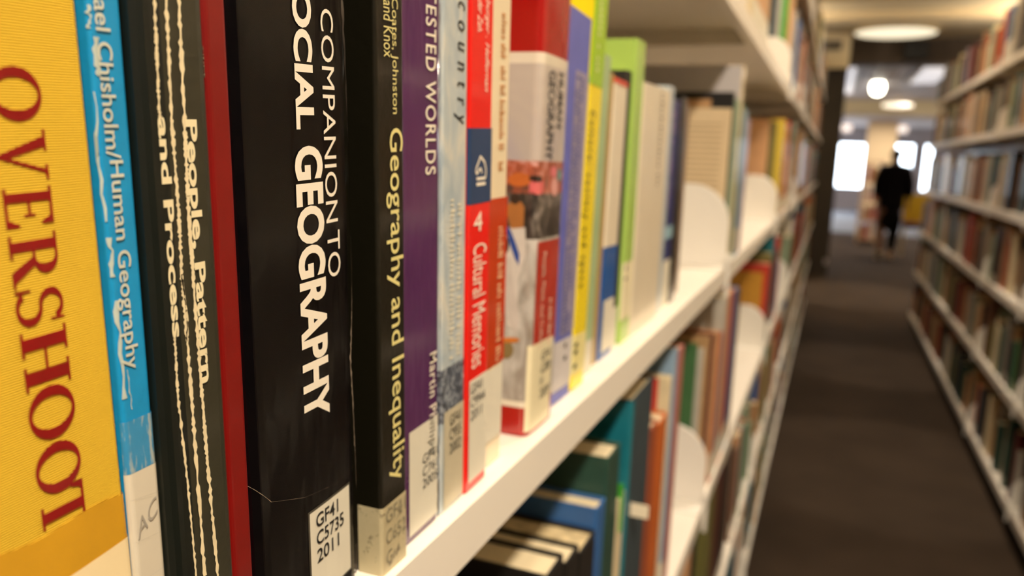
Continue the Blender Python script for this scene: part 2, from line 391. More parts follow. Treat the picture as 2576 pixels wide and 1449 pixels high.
def label_on(bk, A, Bp, lines, mt=LABEL, border=None, u0=None, bold=0, lift=.0003, tx=(.1, .9), ty=None, ink=INK, skew=0.0):
    """paper spine label from pixel A (near top corner) to Bp (far bottom corner)"""
    ua, za = bk.at(*A); ub, zb = bk.at(*Bp); ua = max(ua, .0008); ub = min(ub, bk.T - .0005); zb = max(zb, .001)
    if u0 is not None: ua = u0
    if border: bk.rect('label_border', ua - .0007, ub + .0007, zb - .0007, za + .0007, border, lift - .0001)
    lb = bk.rect('spine_label', ua, ub, zb, za, mt, lift)
    h = za - zb; n = len(lines)
    for i, t in enumerate(lines):
        t0, t1 = ty or (.06, .5)
        zz1 = za - h * (t0 + (t1 - t0) * i / n); zz0 = za - h * (t0 + (t1 - t0) * (i + .78) / n)
        e = tx[0] + (tx[1] - tx[0]) * min(1, len(t) / max(len(x) for x in lines))
        bk.across(t, ua + (ub - ua) * tx[0], ua + (ub - ua) * e, zz0, zz1, ink, lift + .0002, lb, bold=bold)
    return lb
def marks(bk, A, B, mt, n=26, rows=1, seed=1, name='small_print', lift=.00025):
    """illegible fine print running down the spine"""
    rnd = random.Random(seed); (u0, z0), (u1, z1) = bk.at(*A), bk.at(*B); v = []; f = []
    for r in range(rows):
        ua = u0 + (u1 - u0) * r / rows; ub = u0 + (u1 - u0) * (r + .62) / rows
        for i in range(n):
            if rnd.random() < .15: continue
            a = z0 + (z1 - z0) * (i + .1) / n; b = z0 + (z1 - z0) * (i + .1 + .4 + .3 * rnd.random()) / n; k = len(v)
            top = ub - (ub - ua) * .3 * (rnd.random() < .5)
            v += [(ua, a), (top, a), (top, b), (ua, b)]; f.append((k, k + 1, k + 2, k + 3))
    return bk.decal(name, v, f, mt, lift)
def ribbon(bk, pts, wid, mt, name='crease', seed=1, lift=.0002, jit=.00025, n=90):
    """thin wavering strip along pixel points on the spine"""
    rnd = random.Random(seed); q = [bk.at(*p) for p in pts]; q = [(max(wid, min(bk.T - wid, a)), c) for a, c in q]; v = []; f = []
    for i in range(n + 1):
        t = i / n * (len(q) - 1); k = min(int(t), len(q) - 2); t -= k
        u = q[k][0] * (1 - t) + q[k + 1][0] * t; z = q[k][1] * (1 - t) + q[k + 1][1] * t
        u += (rnd.random() - .5) * jit; ww = wid * (.35 + .9 * rnd.random())
        v += [(u - ww / 2, z), (u + ww / 2, z)]
        if i: f.append((2 * i - 2, 2 * i - 1, 2 * i + 1, 2 * i))
    return bk.decal(name, v, f, mt, lift)

cream_ink = mat('cream_ink', '#e9dcb4', .5, 0, .04, 60); white_ink = mat('white_ink', '#f3ead8', .5, 0, 0)
# --- B0 the big yellow cloth book
b = hero2('book', -.136, (197, 0), (343, 1449), 3.1, .245, .17, cloth('yellow_book_cloth', '#edc235', 6400), T=.0475, r=.0015, bulge=.0008)
B0 = b; info(b, 'yellow cloth-bound book with OVERSHOOT in big dark red letters, at the left edge')
redf = mat('dark_red_foil', '#8a0c0c', .3, .3, .1, 200)
u0, zE = b.at(8, 520); u1, _ = b.at(133, 520)
LET = [('O', (108, 170), (108, 305)), ('V', (124, 327), (124, 448)), ('E', (132, 465), (136, 570)), ('R', (140, 582), (146, 704)), ('S', (155, 706), (158, 806)), ('H', (163, 812), (172, 955)), ('O', (180, 950), (186, 1082)), ('O', (196, 1088), (203, 1212)), ('T', (212, 1196), (214, 1314))]
for ch, pa, pb in LET:
    za, zb = b.at(*pa)[1], b.at(*pb)[1]
    v = []; f = []
    for q in GLY[ch]:
        k = len(v); v += [(u0 + y * (u1 - u0), za + x * (zb - za)) for x, y in q]; f.append(tuple(range(k, k + 4)))
    b.decal('stamped_letter', v, f, redf, .00015 + .00001 * LET.index((ch, pa, pb)))
ucr, zcr = b.at(0, 1290); _, z2 = b.at(0, 1449)
n = 24; v = []; f = []
za, zb_ = b.at(0, 1300)[1], b.at(300, 1235)[1]
for i in range(n + 1):
    t = i / n; uu = b.T * (t * .999 + .0005); zz = za - .006 + (zb_ - za + .004) * t ** 1.6 + .001 * math.sin(t * 9)
    v += [(uu, .0), (uu, zz)]
    if i: f.append((2 * i - 2, 2 * i, 2 * i + 1, 2 * i - 1))
b.decal('tape_strip', v, f, mat('brownish_tape', '#cf9a1e', .45, .2, .08, 60), .00035)
lz0 = b.at(120, 1449)[1]; lz1 = b.at(325, 1350)[1]
b.decal('spine_label', [(0.004, .004), (b.T * .999, .004), (b.T * .999, lz1), (.004, lz0 - .004)], [(0, 1, 2, 3)], mat('label_cream', '#f0dcae', .6, .1, .03, 50), .0005)
# --- B1 blue
b = hero2('book', -.1365, (303, 0), (415, 1449), 2.6, .235, .16, worn('worn_blue_cover', '#1793cf', '#cfd6c8', .66, .4, .2), r=.001, hard=False)
info(b, 'bright blue worn paperback on human geography, right of the yellow book')
pale_ink = mat('pale_ink', '#cfd3c4', .5, 0, .1, 120)
b.down('Michael Chisholm/', (219, -150), (302, 398), pale_ink, bold=.01)
b.down('Human Geography', (262, 404), (349, 921), pale_ink, bold=.01)
pw = mat('paper_wear', '#b8c4bc', .8)
for q_, (pp, ww) in enumerate((([(214, 10), (217, 70)], .0004), ([(216, 90), (221, 160), (224, 190)], .0012), ([(230, 230), (240, 400), (252, 560)], .0003), ([(262, 600), (270, 700)], .0007), ([(275, 760), (284, 880), (296, 1010)], .0009), ([(318, 930), (330, 1030)], .0003))):
    ribbon(b, pp, ww, pw, 'wear_streak', 5 + q_, jit=.0005, n=9)
zt, zb_ = b.at(370, 1040)[1], b.at(385, 1165)[1]
b.rect('torn_tape', 0, b.T, zb_, zt, worn('scraped_blue', '#3a8fc0', '#a9b4b0', .52, .35, .3, 200, 30), .0002)
lb = b.rect('spine_label', 0, b.T, .002, zb_ , mat('yellowed_label', '#d9d0bc', .45, .3, .05, 30), .0003)
grey_ink = mat('faded_ink', '#a39c90', .6)
b.across('AC', b.T * .12, b.T * .85, b.at(360, 1350)[1], b.at(380, 1290)[1], grey_ink, .0005, lb, skew=.004)
ribbon(b, [(322, 1262), (395, 1235)], .0004, grey_ink, 'ruled_line', 3, .0006, .0001, 12); ribbon(b, [(328, 1370), (402, 1335)], .0004, grey_ink, 'ruled_line', 3, .0006, .0001, 12)
ribbon(b, [(370, 1449), (412, 1420)], .0006, mat('blue_pen', '#2d6f9c', .5), 'pen_line', 3, .0007, .0001, 12)
# --- B2 olive
b = hero2('book', -.1335, (520, 0), (600, 1449), 2.5, .24, .16, worn('worn_olive_cover', '#302f22', '#a8a08a', .72, .38, .3, 90, 22), r=.0035, hard=False)
b.rect('edge_shadow_band', -.02, .0062, 0.0005, .2395, mat('black_green_edge_shadow', '#0c120d', .4, .2, .1, 60), .0001)  # near-edge shadow painted as a dark strip over the green-black cover side
info(b, 'dark olive cracked paperback with cream words People, Pattern and Process')
b.down('People, Pattern', (455, 300), (531, 955), cream_ink, bold=.032)
b.down('and Process', (393, 294), (456, 845), cream_ink, bold=.032)
crease_m = mat('crease_paper', '#e3d3ab', .8, 0, .1, 300)
ribbon(b, [(385, -40), (398, 270), (402, 300)], .0009, crease_m, seed=2); ribbon(b, [(438, 850), (445, 990), (470, 1210), (492, 1449)], .0008, crease_m, seed=3)
ribbon(b, [(414, -40), (430, 300), (447, 520), (455, 690), (470, 860), (487, 1090), (514, 1449)], .0011, crease_m, seed=4, n=200)
ribbon(b, [(446, -40), (464, 330), (472, 520), (486, 720), (504, 960), (520, 1160), (547, 1449)], .0012, crease_m, seed=5, n=200)
ribbon(b, [(455, 690), (462, 740), (470, 800), (468, 860)], .0005, crease_m, seed=6, n=30)
ribbon(b, [(520, 115), (525, 195)], .0007, crease_m, 'edge_chip', 7, n=20)
# --- B3 red
b = hero2('book', -.1352, (570, 0), (640, 1449), 2.4, .238, .16, mat('red_glossy_cover', '#780603', .4, .15, .08, 60, .1, 150), r=.0015, hard=False)
info(b, 'thin plain red book between the olive paperback and the black one')
# --- B4 black companion
blk = mat('black_glossy_jacket', '#060507', .22, .08, .1, 60, .25, 70, spec=.22)
b = hero2('book', -.1350, (882, 0), (917, 1449), 2.7, .25, .18, blk, r=.006, bulge=.001)
B4 = b; info(b, 'thick glossy black book lettered Companion to Social Geography')
b.down('SOCIAL', (728, -95), (790, 325), white_ink, bold=.036)
b.down('GEOGRAPHY', (738, 368), (829, 1036), white_ink, bold=.036)
b.down('COMPANION', (804, 19), (851, 556), white_ink)
b.down('TO', (822, 584), (858, 690), white_ink)
label_on(b, (777, 1294), (884, 1428), ['GF41', 'C5735', '2011'], border=mat('label_edge', '#4a463c', .4), tx=(.13, .82), ty=(.05, .64), bold=.012)
clear = bpy.data.materials.new('clear_film'); clear.use_nodes = True; nt = clear.node_tree; nt.nodes.remove(nt.nodes['Principled BSDF'])
t = nt.nodes.new('ShaderNodeBsdfTransparent'); gl = nt.nodes.new('ShaderNodeBsdfGlossy'); gl.inputs['Roughness'].default_value = .12
mx = nt.nodes.new('ShaderNodeMixShader'); mx.inputs[0].default_value = .03
nz = nt.nodes.new('ShaderNodeTexNoise'); nz.inputs['Scale'].default_value = 90; bp = nt.nodes.new('ShaderNodeBump'); bp.inputs['Strength'].default_value = .6; bp.inputs['Distance'].default_value = .002
tc = nt.nodes.new('ShaderNodeTexCoord'); mp = nt.nodes.new('ShaderNodeMapping'); mp.inputs['Scale'].default_value = (1, 1, .25)
nt.links.new(tc.outputs['Object'], mp.inputs[0]); nt.links.new(mp.outputs[0], nz.inputs['Vector']); nt.links.new(nz.outputs['Fac'], bp.inputs['Height']); nt.links.new(bp.outputs[0], gl.inputs['Normal'])
nt.links.new(t.outputs[0], mx.inputs[1]); nt.links.new(gl.outputs[0], mx.inputs[2]); nt.links.new(mx.outputs[0], nt.nodes['Material Output'].inputs[0])
def film(bk, z0=.001, z1=None, lift=.0009, side=.03):
    z1 = z1 or bk.H - .001
    v = [(-side, z0), (bk.T + .004, z0), (bk.T + .004, z1), (-side, z1)]
    return bk.decal('plastic_sleeve', v, [(0, 1, 2, 3)], clear, lift)
film(b)
film_edge = mat('film_edge', '#8a7d70', .2, .5, .2, 200)
ribbon(b, [(890, 0), (884, 720), (877, 900), (893, 1180), (916, 1449)], .0007, film_edge, 'sleeve_edge', 9, .0012, .0003, 120)
ribbon(b, [(590, 1246), (680, 1262), (760, 1250), (840, 1215), (892, 1168)], .00018, mat('hem_line', '#8a7a68', .4), 'sleeve_hem', 3, .001, .00003, 60)
# --- B5 black and narrow
b = hero2('book', -.1336, (1019, 724), (1019, 724), 2.5, .235, .16, worn('worn_black_cover', '#14120a', '#b9b08e', .715, .3, .4, 110, 30), T=onX(1019, 724, -.1336).y - onX(953, 724, -.1336).y, r=.0012, hard=False)
info(b, 'worn black paperback with pale yellow words Geography and Inequality')
yi = mat('pale_yellow_ink', '#ddd28c', .5, 0, .08, 150)
b.down('Geography and Inequality', (968, 322), (1017, 1192), yi, bold=.008)
b.down('Coates, Johnston', (979, -8), (1001, 287), yi); b.down('and Knox', (962, -2), (986, 146), yi)
za, zb_ = b.at(1000, 1248)[1], b.at(1000, 1418)[1]
dirty = worn('soiled_label', '#b9ad8a', '#6d6450', .55, .5, .1, 60, 60)
lb = b.decal('spine_label', [(-.0095, zb_ - .001), (b.T * .97, zb_), (b.T * .97, za), (-.0095, za)], [(0, 1, 2, 3)], dirty, .0003)
gi = mat('grey_ink', '#8a836c', .6)
for i, t_ in enumerate(('GF41', 'C652', 'G')): b.across(t_, b.T * .12, b.T * (.9 if i < 2 else .35), za - (za - zb_) * (.05 + .3 * i + .2), za - (za - zb_) * (.05 + .3 * i), gi, .0006, lb)
# --- B6 purple
pur = mat('purple_glossy_cover', '#54285a', .25, .6, .08, 50, .1, 60)
b = hero2('book', -.1368, (1110, 724), (1110, 724), 2.1, .225, .16, pur, r=.004)
info(b, 'purple book in a clear sleeve with pale words CONTESTED WORLDS')
b.down('CONTESTED WORLDS', (1070, -175), (1094, 438), white_ink, bold=.008, spacing=1.15)
b.down('Martin Phillips', (1074, 893), (1096, 1128), white_ink, bold=.008, spacing=1.1)
label_on(b, (1028, 1090), (1102, 1284), ['GF41', 'C761', '2005'], tx=(.42, .93), ty=(.30, .66))
film(b); ribbon(b, [(1107, -30), (1104, 1340)], .0009, film_edge, 'sleeve_edge', 19, .0012, .0003, 80)
# --- B7 pale blue
def picture_noise(name, c0, c1, c2, scale, zscale=1.0):
    m = mat(name, c0, .35, .4, 0); nt = m.node_tree; n = nt.nodes; l = nt.links; p = n['Principled BSDF']
    tc = n['Texture Coordinate']; mp = n.new('ShaderNodeMapping'); mp.inputs['Scale'].default_value = (scale, scale, scale * zscale); l.new(tc.outputs['Object'], mp.inputs[0])
    nz = n.new('ShaderNodeTexNoise'); nz.inputs['Scale'].default_value = 1; nz.inputs['Detail'].default_value = 8; nz.inputs['Distortion'].default_value = 1.2; l.new(mp.outputs[0], nz.inputs['Vector'])
    cr = n.new('ShaderNodeValToRGB'); e = cr.color_ramp.elements; e[0].position = .33; e[0].color = rgb(c1); e[1].position = .66; e[1].color = rgb(c2)
    k = e.new(.5); k.color = rgb(c0); l.new(nz.outputs['Fac'], cr.inputs[0]); l.new(cr.outputs[0], p.inputs['Base Color']); return m
b = hero2('book', -.1372, (1172, 724), (1172, 724), 2.2, .228, .16, picture_noise('pale_blue_wash', '#bcc6c8', '#a3b3bd', '#d6d4c8', 75, .5), r=.002, hard=False)
info(b, 'pale blue grey book with the spaced word country, between purple and red books')
b.down('country', (1143, -2), (1168, 312), INK, spacing=1.9, shear=.2)
b.rect('dark_picture', 0, b.T, b.at(1140, 1045)[1], b.at(1140, 915)[1], picture_noise('plaid_picture', '#5a6270', '#262a34', '#a9b0b8', 380, .8), .0002)
marks(b, (1133, 500), (1163, 900), mat('cream_scribble', '#dcd6c2', .5), 34, 2, 4)
label_on(b, (1116, 1040), (1167, 1262), ['GF41', 'C955', '2002'], mat('tan_label', '#c6bda2', .5, .2), tx=(.25, .8), ty=(.06, .5))
film(b)
# --- B8 red, Cultural Memories
b = hero2('book', -.1366, (1230, 724), (1230, 724), 2.1, .232, .16, mat('scarlet_cover', '#e8190f', .32, .4, .05, 60), r=.0012, hard=False)
info(b, 'scarlet paperback with a navy band and white words Cultural Memories')
b.rect('navy_band', 0, b.T, b.at(1200, 512)[1], b.at(1200, 322)[1], mat('navy_print', '#1f3b63', .4, .3), .0002)
b.down('Cultural Memories', (1190, 617), (1217, 910), white_ink)
b.down('burger . Heffernan', (1219, -5), (1228, 231), white_ink, shear=.35); b.down('der Zeh.', (1201, -3), (1212, 84), white_ink, shear=.35)
b.across('4', *[b.at(1198, 0)[0], b.at(1211, 560)[0]], b.at(1205, 580)[1], b.at(1205, 532)[1], white_ink)
ua, ub = b.at(1193, 430)[0], b.at(1221, 430)[0]; z1, z0_ = b.at(1208, 393)[1], b.at(1208, 470)[1]
def sp(pts, w_):
    v = []; f = []
    for (a, c), (d, e) in zip(pts[:-1], pts[1:]):
        dx, dy = d - a, e - c; L = math.hypot(dx, dy); nx, ny = -dy / L * w_, dx / L * w_; k = len(v)
        v += [(a + nx, c + ny), (d + nx, e + ny), (d - nx, e - ny), (a - nx, c - ny)]; f.append((k, k + 1, k + 2, k + 3))
    return [(ua + x * (ub - ua), z0_ + y * (z1 - z0_)) for x, y in v], f
v, f = sp([(.15, .28), (.95, .28), (.98, .55), (.85, .80), (.45, 1), (.38, .9), (.1, .62), (.05, .5), (.2, .45), (.4, .6), (.55, .58), (.6, .45)], .045); b.decal('emblem', v, f, white_ink, .0004)
v, f = sp([(.15, .1), (.95, .1)], .05); b.decal('emblem_bar', v, f, white_ink, .0004)
label_on(b, (1180, 960), (1226, 1170), ['GF41', 'C9944', '2011'], tx=(.06, .85), ty=(.04, .42))
# --- B9 cream / orange
b = hero2('book', -.1405, (1275, 560), (1275, 560), 1.6, .225, .15, mat('cream_cover', '#ecdcba', .35, .4, .03, 50), r=.0025, hard=False)
info(b, 'slim book, cream above and rust orange below, left of the Human Geography volume')
b.rect('rust_panel', -.004, b.T, b.at(1245, 918)[1], b.at(1245, 499)[1], mat('rust_print', '#bf3a0a', .35, .4, .08, 60), .0002)
marks(b, (1262, 30), (1272, 440), mat('orange_print', '#c9905c', .5), 44, 1, 8); marks(b, (1253, 570), (1264, 900), mat('peach_print', '#e0b088', .5), 34, 1, 9, lift=.0004)
b.rect('spine_label', 0, b.T * .95, .012, b.at(1240, 925)[1], LABEL, .0004)
# --- B10 HUMAN GEOGRAPHY
_n = onX(1348, 560, -.1375); _f9 = PREV['f']; PREV['f'] = lambda z: max(_n.y - .0004, _f9(z))
b = hero2('book', -.1375, (1440, 60), (1390, 1050), -.5, .262, .19, mat('crimson_glossy_cover', '#a80f0c', .25, .5, .05, 40), r=.0042, bulge=.0006)
B10 = b; info(b, 'tall crimson volume with a bathing scene on its cover and the words HUMAN GEOGRAPHY')
T = b.T; SW = -.05
def zy(y, x=1340): return b.at(x, y)[1]
def band(nm, y0, y1, mt, u0=SW, u1=None, lift=.0002): return b.rect(nm, u0, T if u1 is None else u1, zy(y1), zy(y0), mt, lift)
band('white_band', 118, 1020, mat('white_print', '#e6dcc8', .25, .6, .03, 30))
band('sky_print', 148, 420, picture_noise('grey_sky_print', '#c0b4aa', '#b3a9ad', '#cfc6b8', 12), lift=.0003)
band('river_print', 420, 1005, picture_noise('river_print', '#b8b2aa', '#8d8276', '#dcd6ce', 90, .35), lift=.0003)
band('crowd_print', 405, 490, picture_noise('crowd_print', '#b5583a', '#5a4038', '#d8a8a0', 160, .8), lift=.0004)
band('wall_print', 490, 605, picture_noise('stone_print', '#4a423c', '#241f1c', '#8a8078', 120, .6), lift=.0004)
def blob(nm, cx, cy, rx, ry, c, side=True, n=14, pts=None, k=0):
    m_ = mat('print_' + c.strip('#'), c, .3, .4, .08, 120)
    q = pts or [(cx + rx * math.cos(2 * PI * i / n), cy + ry * math.sin(2 * PI * i / n)) for i in range(n)]
    v = [(b.at_side(*p) if side else b.at(*p)) for p in q]
    v = [(min(a, -.0001) if side else a, z) for a, z in v]
    b.decal(nm, v, [tuple(range(len(v)))], m_, .0005 + .00005 * k)
blob('bather_legs', 0, 0, 0, 0, '#d9cfc6', pts=[(1283, 570), (1322, 572), (1324, 640), (1305, 700), (1300, 830), (1275, 820), (1265, 640)])
blob('bather_back', 0, 0, 0, 0, '#b0703a', pts=[(1272, 520), (1290, 505), (1312, 508), (1320, 520), (1318, 572), (1286, 575)], k=1)
blob('bather_head', 1297, 500, 12, 14, '#3a2a22', k=2)
blob('blue_cloth', 0, 0, 0, 0, '#2a4a9a', pts=[(1272, 566), (1284, 575), (1298, 610), (1308, 640), (1306, 668), (1296, 650), (1284, 615)], k=2)
blob('second_bather', 0, 0, 0, 0, '#cfc4bc', pts=[(1268, 640), (1284, 650), (1290, 700), (1308, 800), (1300, 850), (1282, 800), (1266, 720)], k=3)
blob('dark_hair', 1273, 615, 9, 22, '#1c1a22', k=3)
blob('floating_flowers', 1284, 855, 24, 7, '#d07a30', k=2)
blob('brown_water', 1275, 880, 18, 22, '#8a7448', k=1)
blob('pink_figure', 1358, 468, 10, 22, '#d86a6a', False, k=1); blob('pink_figure', 1393, 470, 9, 24, '#e0a49c', False, k=1)
blob('orange_tent', 1308, 452, 30, 18, '#c96a30', k=1); blob('teal_figure', 1405, 440, 5, 16, '#4a9a9a', False, k=2); blob('dark_head', 1358, 450, 5, 8, '#33241f', False, k=3); blob('rose_figure', 1390, 432, 8, 14, '#e07a80', False, k=3)
b.rect('red_panel', .0035, T * .93, zy(868, 1360), zy(606, 1370), mat('brick_red_print', '#b5301f', .3, .5, .05, 60), .0005)
b.down('People, Place, and Culture', (1362, 635), (1361, 873), mat('pale_pink_ink', '#e8c8b4', .5), .0008)
marks(b, (1379, 750), (1386, 860), mat('pale_pink_ink', '#e8c8b4'), 18, 1, 3, lift=.0008)
dk = mat('charcoal_ink', '#3a3a3e', .5)
b.down('GEOGRAPHY', (1381, 175), (1387, 402), dk, .0006, bold=.012); b.down('HUMAN', (1404, 182), (1411, 322), dk, .0006, bold=.012)
label_on(b, (1334, 873), (1378, 1045), ['GF41', 'G288', 'H', '2009'], mat('cream_label', '#ece2bd', .5, .3), tx=(.45, .92), ty=(.12, .72), lift=.0006)
film(b, lift=.0012, side=.05)
# --- B11 violet blue
pv = mat('violet_blue_cloth', '#6066b8', .5, .1, .08, 80)
b = hero2('book', -.1425, (1459, 560), (1459, 560), -2.2, .2285, .16, pv, r=.002)
info(b, 'violet blue hardback with fine pale lettering, leaning beside the Human Geography volume')
b.rect('grey_print_panel', b.T * .42, b.T, b.at(1430, 835)[1], b.at(1460, 180)[1], mat('grey_violet_print', '#8f87a4', .45, .1, .3, 300), .0002)
marks(b, (1452, 190), (1432, 830), mat('navy_fine_ink', '#3a4a9a', .5), 60, 2, 12, lift=.0004)
b.rect('spine_label', b.T * .1, b.T * .98, b.at(1415, 972)[1], b.at(1425, 848)[1], mat('lilac_label', '#c9c4c4', .5), .0004)
marks(b, (1418, 862), (1426, 905), INK, 3, 1, 2, lift=.0006)
# --- B12 green and yellow
b = hero2('book', -.1418, (1493, 560), (1493, 560), -2.6, .262, .17, mat('bright_yellow_cover', '#f4dc1c', .35, .3, .04, 60), r=.001, hard=False)
info(b, 'yellow book with a lime green upper spine and black words on yellow')
b.rect('lime_panel', 0, b.T, b.at(1490, 212)[1], .26, mat('lime_print', '#9cc41c', .35, .3, .05, 60), .0002)
marks(b, (1512, -30), (1508, 190), mat('pale_lime_ink', '#d9e6a0', .5), 14, 1, 6, lift=.0004)
b.down('Culture, society and space', (1482, 275), (1467, 722), INK, .0004, bold=.01, spacing=1.5)
b.rect('spine_label', 0, b.T, b.at(1443, 940)[1], b.at(1450, 842)[1], mat('yellow_label', '#e3d996', .5), .0004); marks(b, (1444, 862), (1452, 925), INK, 4, 1, 5, lift=.0006)
# --- B13 .. B22, out of focus
LEAN = iter((-2.6, -2.2, -1.4, -.6, .6, .9, .9, .9, 1.1, 1.2))
def simple(xs, top, bot, far, H, mt, lab, parts=(), r=.0015, hard=False, D=.15, nm='book'):
    k = hero2(nm, xs, far, far, next(LEAN), H, D, mt, r=r, hard=hard); info(k, lab)
    for p in parts: k.rect(p[0], p[5] if len(p) > 5 else 0, k.T, k.at(*p[1])[1], k.at(*p[2])[1], p[3], p[4])
    return k
cwhite = mat('offwhite_cover', '#e3d8c0', .4, .3, .04, 40)
simple(-.1455, (1530, 130), (1476, 935), (1511, 560), .214, mat('sage_cover', '#a3bd8e', .4, .3, .05, 60), 'slim sage green book between the yellow book and a tan one', [('spine_label', (1490, 930), (1490, 850), LABEL, .0002)])
simple(-.148, (1548, 160), (1500, 915), (1522, 560), .205, mat('tan_cover', '#a98d54', .5, .1, .1, 90), 'very thin tan book beside the sage green one')
k = simple(-.1475, (1558, 190), (1511, 898), (1557, 560), .200, cwhite, 'white paperback with a royal blue lower spine', [('blue_panel', (1525, 895), (1525, 622), mat('royal_blue_print', '#14529c', .4, .3), .0002), ('spine_label', (1530, 875), (1530, 752), LABEL, .0004, .006)])
k.rect('red_corner', 0, k.T, k.at(1560, 200)[1], k.H - .001, mat('coral_print', '#d8503a', .4), .0004)
simple(-.149, (1577, 140), (1543, 880), (1567, 560), .212, mat('black_cloth', '#1c1814', .6, 0, .1, 80), 'thin black book beside the white and blue paperback', [('spine_label', (1550, 865), (1550, 770), LABEL, .0002)])
k = simple(-.1465, (1592, 72), (1555, 862), (1598, 560), .237, mat('light_green_cover', '#a9cc62', .35, .4, .05, 60), 'light green paperback standing taller than the books around it', [('spine_label', (1572, 800), (1572, 662), mat('cream_label', '#ece2bd'), .0002)])
marks(k, (1572, 670), (1578, 705), INK, 3, 1, 2, lift=.0005)
k = simple(-.146, (1622, 180), (1588, 820), (1667, 560), .208, cwhite, 'thick off-white book right of the light green paperback', r=.003)
marks(k, (1665, 230), (1660, 470), mat('fine_grey_ink', '#8d8474', .5), 20, 1, 4)
simple(-.148, (1679, 160), (1645, 790), (1675, 560), .215, mat('ice_blue_cover', '#b9c6cf', .35, .3), 'slim ice blue book beside the thick off-white one', r=.001)
k = simple(-.1485, (1697, 190), (1655, 772), (1692, 560), .205, mat('navy_cover', '#26306e', .4, .3, .1, 80), 'navy paperback with small violet lettering before the first white bookend', [('spine_label', (1675, 765), (1675, 655), LABEL, .0002)])
marks(k, (1694, 280), (1684, 530), mat('violet_ink', '#9a7ab0', .5), 26, 1, 5)
k.rect('pale_motif', 0, k.T, k.at(1680, 600)[1], k.at(1680, 570)[1], mat('pale_blue_print', '#8fb4c4', .5), .0003)
simple(-.147, (1716, 185), (1681, 755), (1708, 560), .21, mat('black_laminated', '#181410', .3, .4, .1, 70), 'black book standing last before the first white bookend', r=.002)
simple(-.152, (1733, 205), (1698, 745), (1716, 560), .205, mat('brown_grey_cover', '#85705c', .5, .1), 'thin brown grey book touching the black one near the bookend')

# ------------------------------------------------------------------ rows read off the photograph, then fillers
PAL = {'cream': '#d9c9a4', 'tan': '#b08d62', 'peach': '#c99a6e', 'brown': '#6b4630', 'dark brown': '#3a2418', 'maroon': '#5a1a1a', 'crimson': '#a01a1c', 'red': '#c03020', 'orange': '#c86420',
       'ochre': '#c08a28', 'yellow': '#dcc040', 'olive': '#6f6a38', 'green': '#3f6b40', 'dark green': '#25463a', 'teal': '#13707f', 'blue': '#2f5f9a', 'pale blue': '#8aa4bc', 'navy': '#1f2c4c',
       'slate': '#35444c', 'grey': '#8c887c', 'pale grey': '#b9b4a8', 'sage': '#8fa084', 'lavender': '#a898a8', 'black': '#14110f', 'white': '#e6dfd0', 'pink': '#b87068', 'bright green': '#3f9a30', 'rust': '#9a4a28'}
PM = {k: mat('cover_' + k.replace(' ', '_'), v, .5, .15, .12, 40) for k, v in PAL.items()}
NAMES = list(PAL)
# side, level, Y0, thickness, height, colour, extras
BOOKS = []
def rowpx(level, y_ref, rows, X=XL - .008):
    for r in rows:
        x0, x1, yt, c = r[:4]; a, b_ = onX(x0, y_ref, X), onX(x1, y_ref, X); t = onX((x0 + x1) / 2, yt, X)
        BOOKS.append(dict(side=-1, lv=level, y=a.y, T=b_.y - a.y, H=min(.305, t.z - LV[level]), c=c, x=X, ex=r[4] if len(r) > 4 else {}))
def rowcover(level, Y, yref, rows):
    """books whose near covers step forward one behind the other"""
    for pxr, T, c, yt, *ex in rows:
        p = onY(pxr, yref, Y); t = onY(pxr, yt, Y)
        BOOKS.append(dict(side=-1, lv=level, y=Y, T=T - .0006, H=min(.305, t.z - LV[level]), c=c, x=min(p.x, XL - .004), ex=ex[0] if ex else {})); Y += T
rowcover(3, 1.163, 420, [(1832, .020, 'black', 232, dict(front='text')), (1850, .022, 'sage', 250, {}), (1879, .034, 'cream', 163, dict(front='grey')), (1887, .035, 'green', 262), (1896, .05, 'pale blue', 275), (1903, .05, 'lavender', 300)])
rowcover(3, 2.20, 420, [(1926, .03, 'peach', 300), (1944, .04, 'olive', 306), (1966, .05, 'yellow', 300), (1984, .05, 'rust', 298), (1990, .06, 'ochre', 325), (1996, .06, 'ochre', 330)])
rowpx(3, 420, [(2002, 2012, 330, 'grey'), (2012, 2020, 320, 'tan')])
rowpx(2, 1440, [(1380, 1418, 1425, 'black'), (1425, 1455, 1400, 'black'), (1458, 1494, 1372, 'black', dict(torn=1)), (1495, 1514, 1283, 'blue'), (1515, 1543, 1160, 'dark green'), (1544, 1560, 1268, 'cream', dict(marker='green')),
    (1565, 1612, 1015, 'slate', dict(front='teal', tag=1)), (1613, 1629, 1108, 'rust'), (1630, 1650, 1096, 'orange'), (1650.5, 1656, 997, 'cream', dict(front='red'))])
rowpx(2, 1090, [(1686, 1693, 900, 'pale blue'), (1693, 1706, 895, 'pink')])
rowcover(2, 1.130, 950, [(1747, .016, 'green', 870, dict(front='green')), (1764, .018, 'pale grey', 882), (1777, .016, 'tan', 850), (1788, .014, 'maroon', 842), (1800, .016, 'peach', 838), (1812, .020, 'crimson', 840), (1836, .05, 'pale grey', 752), (1854, .07, 'orange', 745), (1864, .06, 'blue', 735), (1871, .05, 'brown', 735)])
rowcover(2, 2.20, 760, [(1942, .045, 'red', 667, dict(front='ochre')), (1950, .05, 'olive', 640), (1962, .06, 'teal', 600)])
rowpx(2, 640, [(1966, 1984, 600, 'teal'), (1984, 1990, 600, 'sage')])
rowpx(4, 40, [(1884, 1893, -200, 'cream'), (1894, 1930, -200, 'peach'), (1930, 1936, -200, 'tan')])
rowcover(4, 2.222, 60, [(1950, .03, 'slate', -160), (1962, .03, 'pale grey', -150), (1978, .04, 'bright green', -110), (1990, .10, 'peach', -100)])
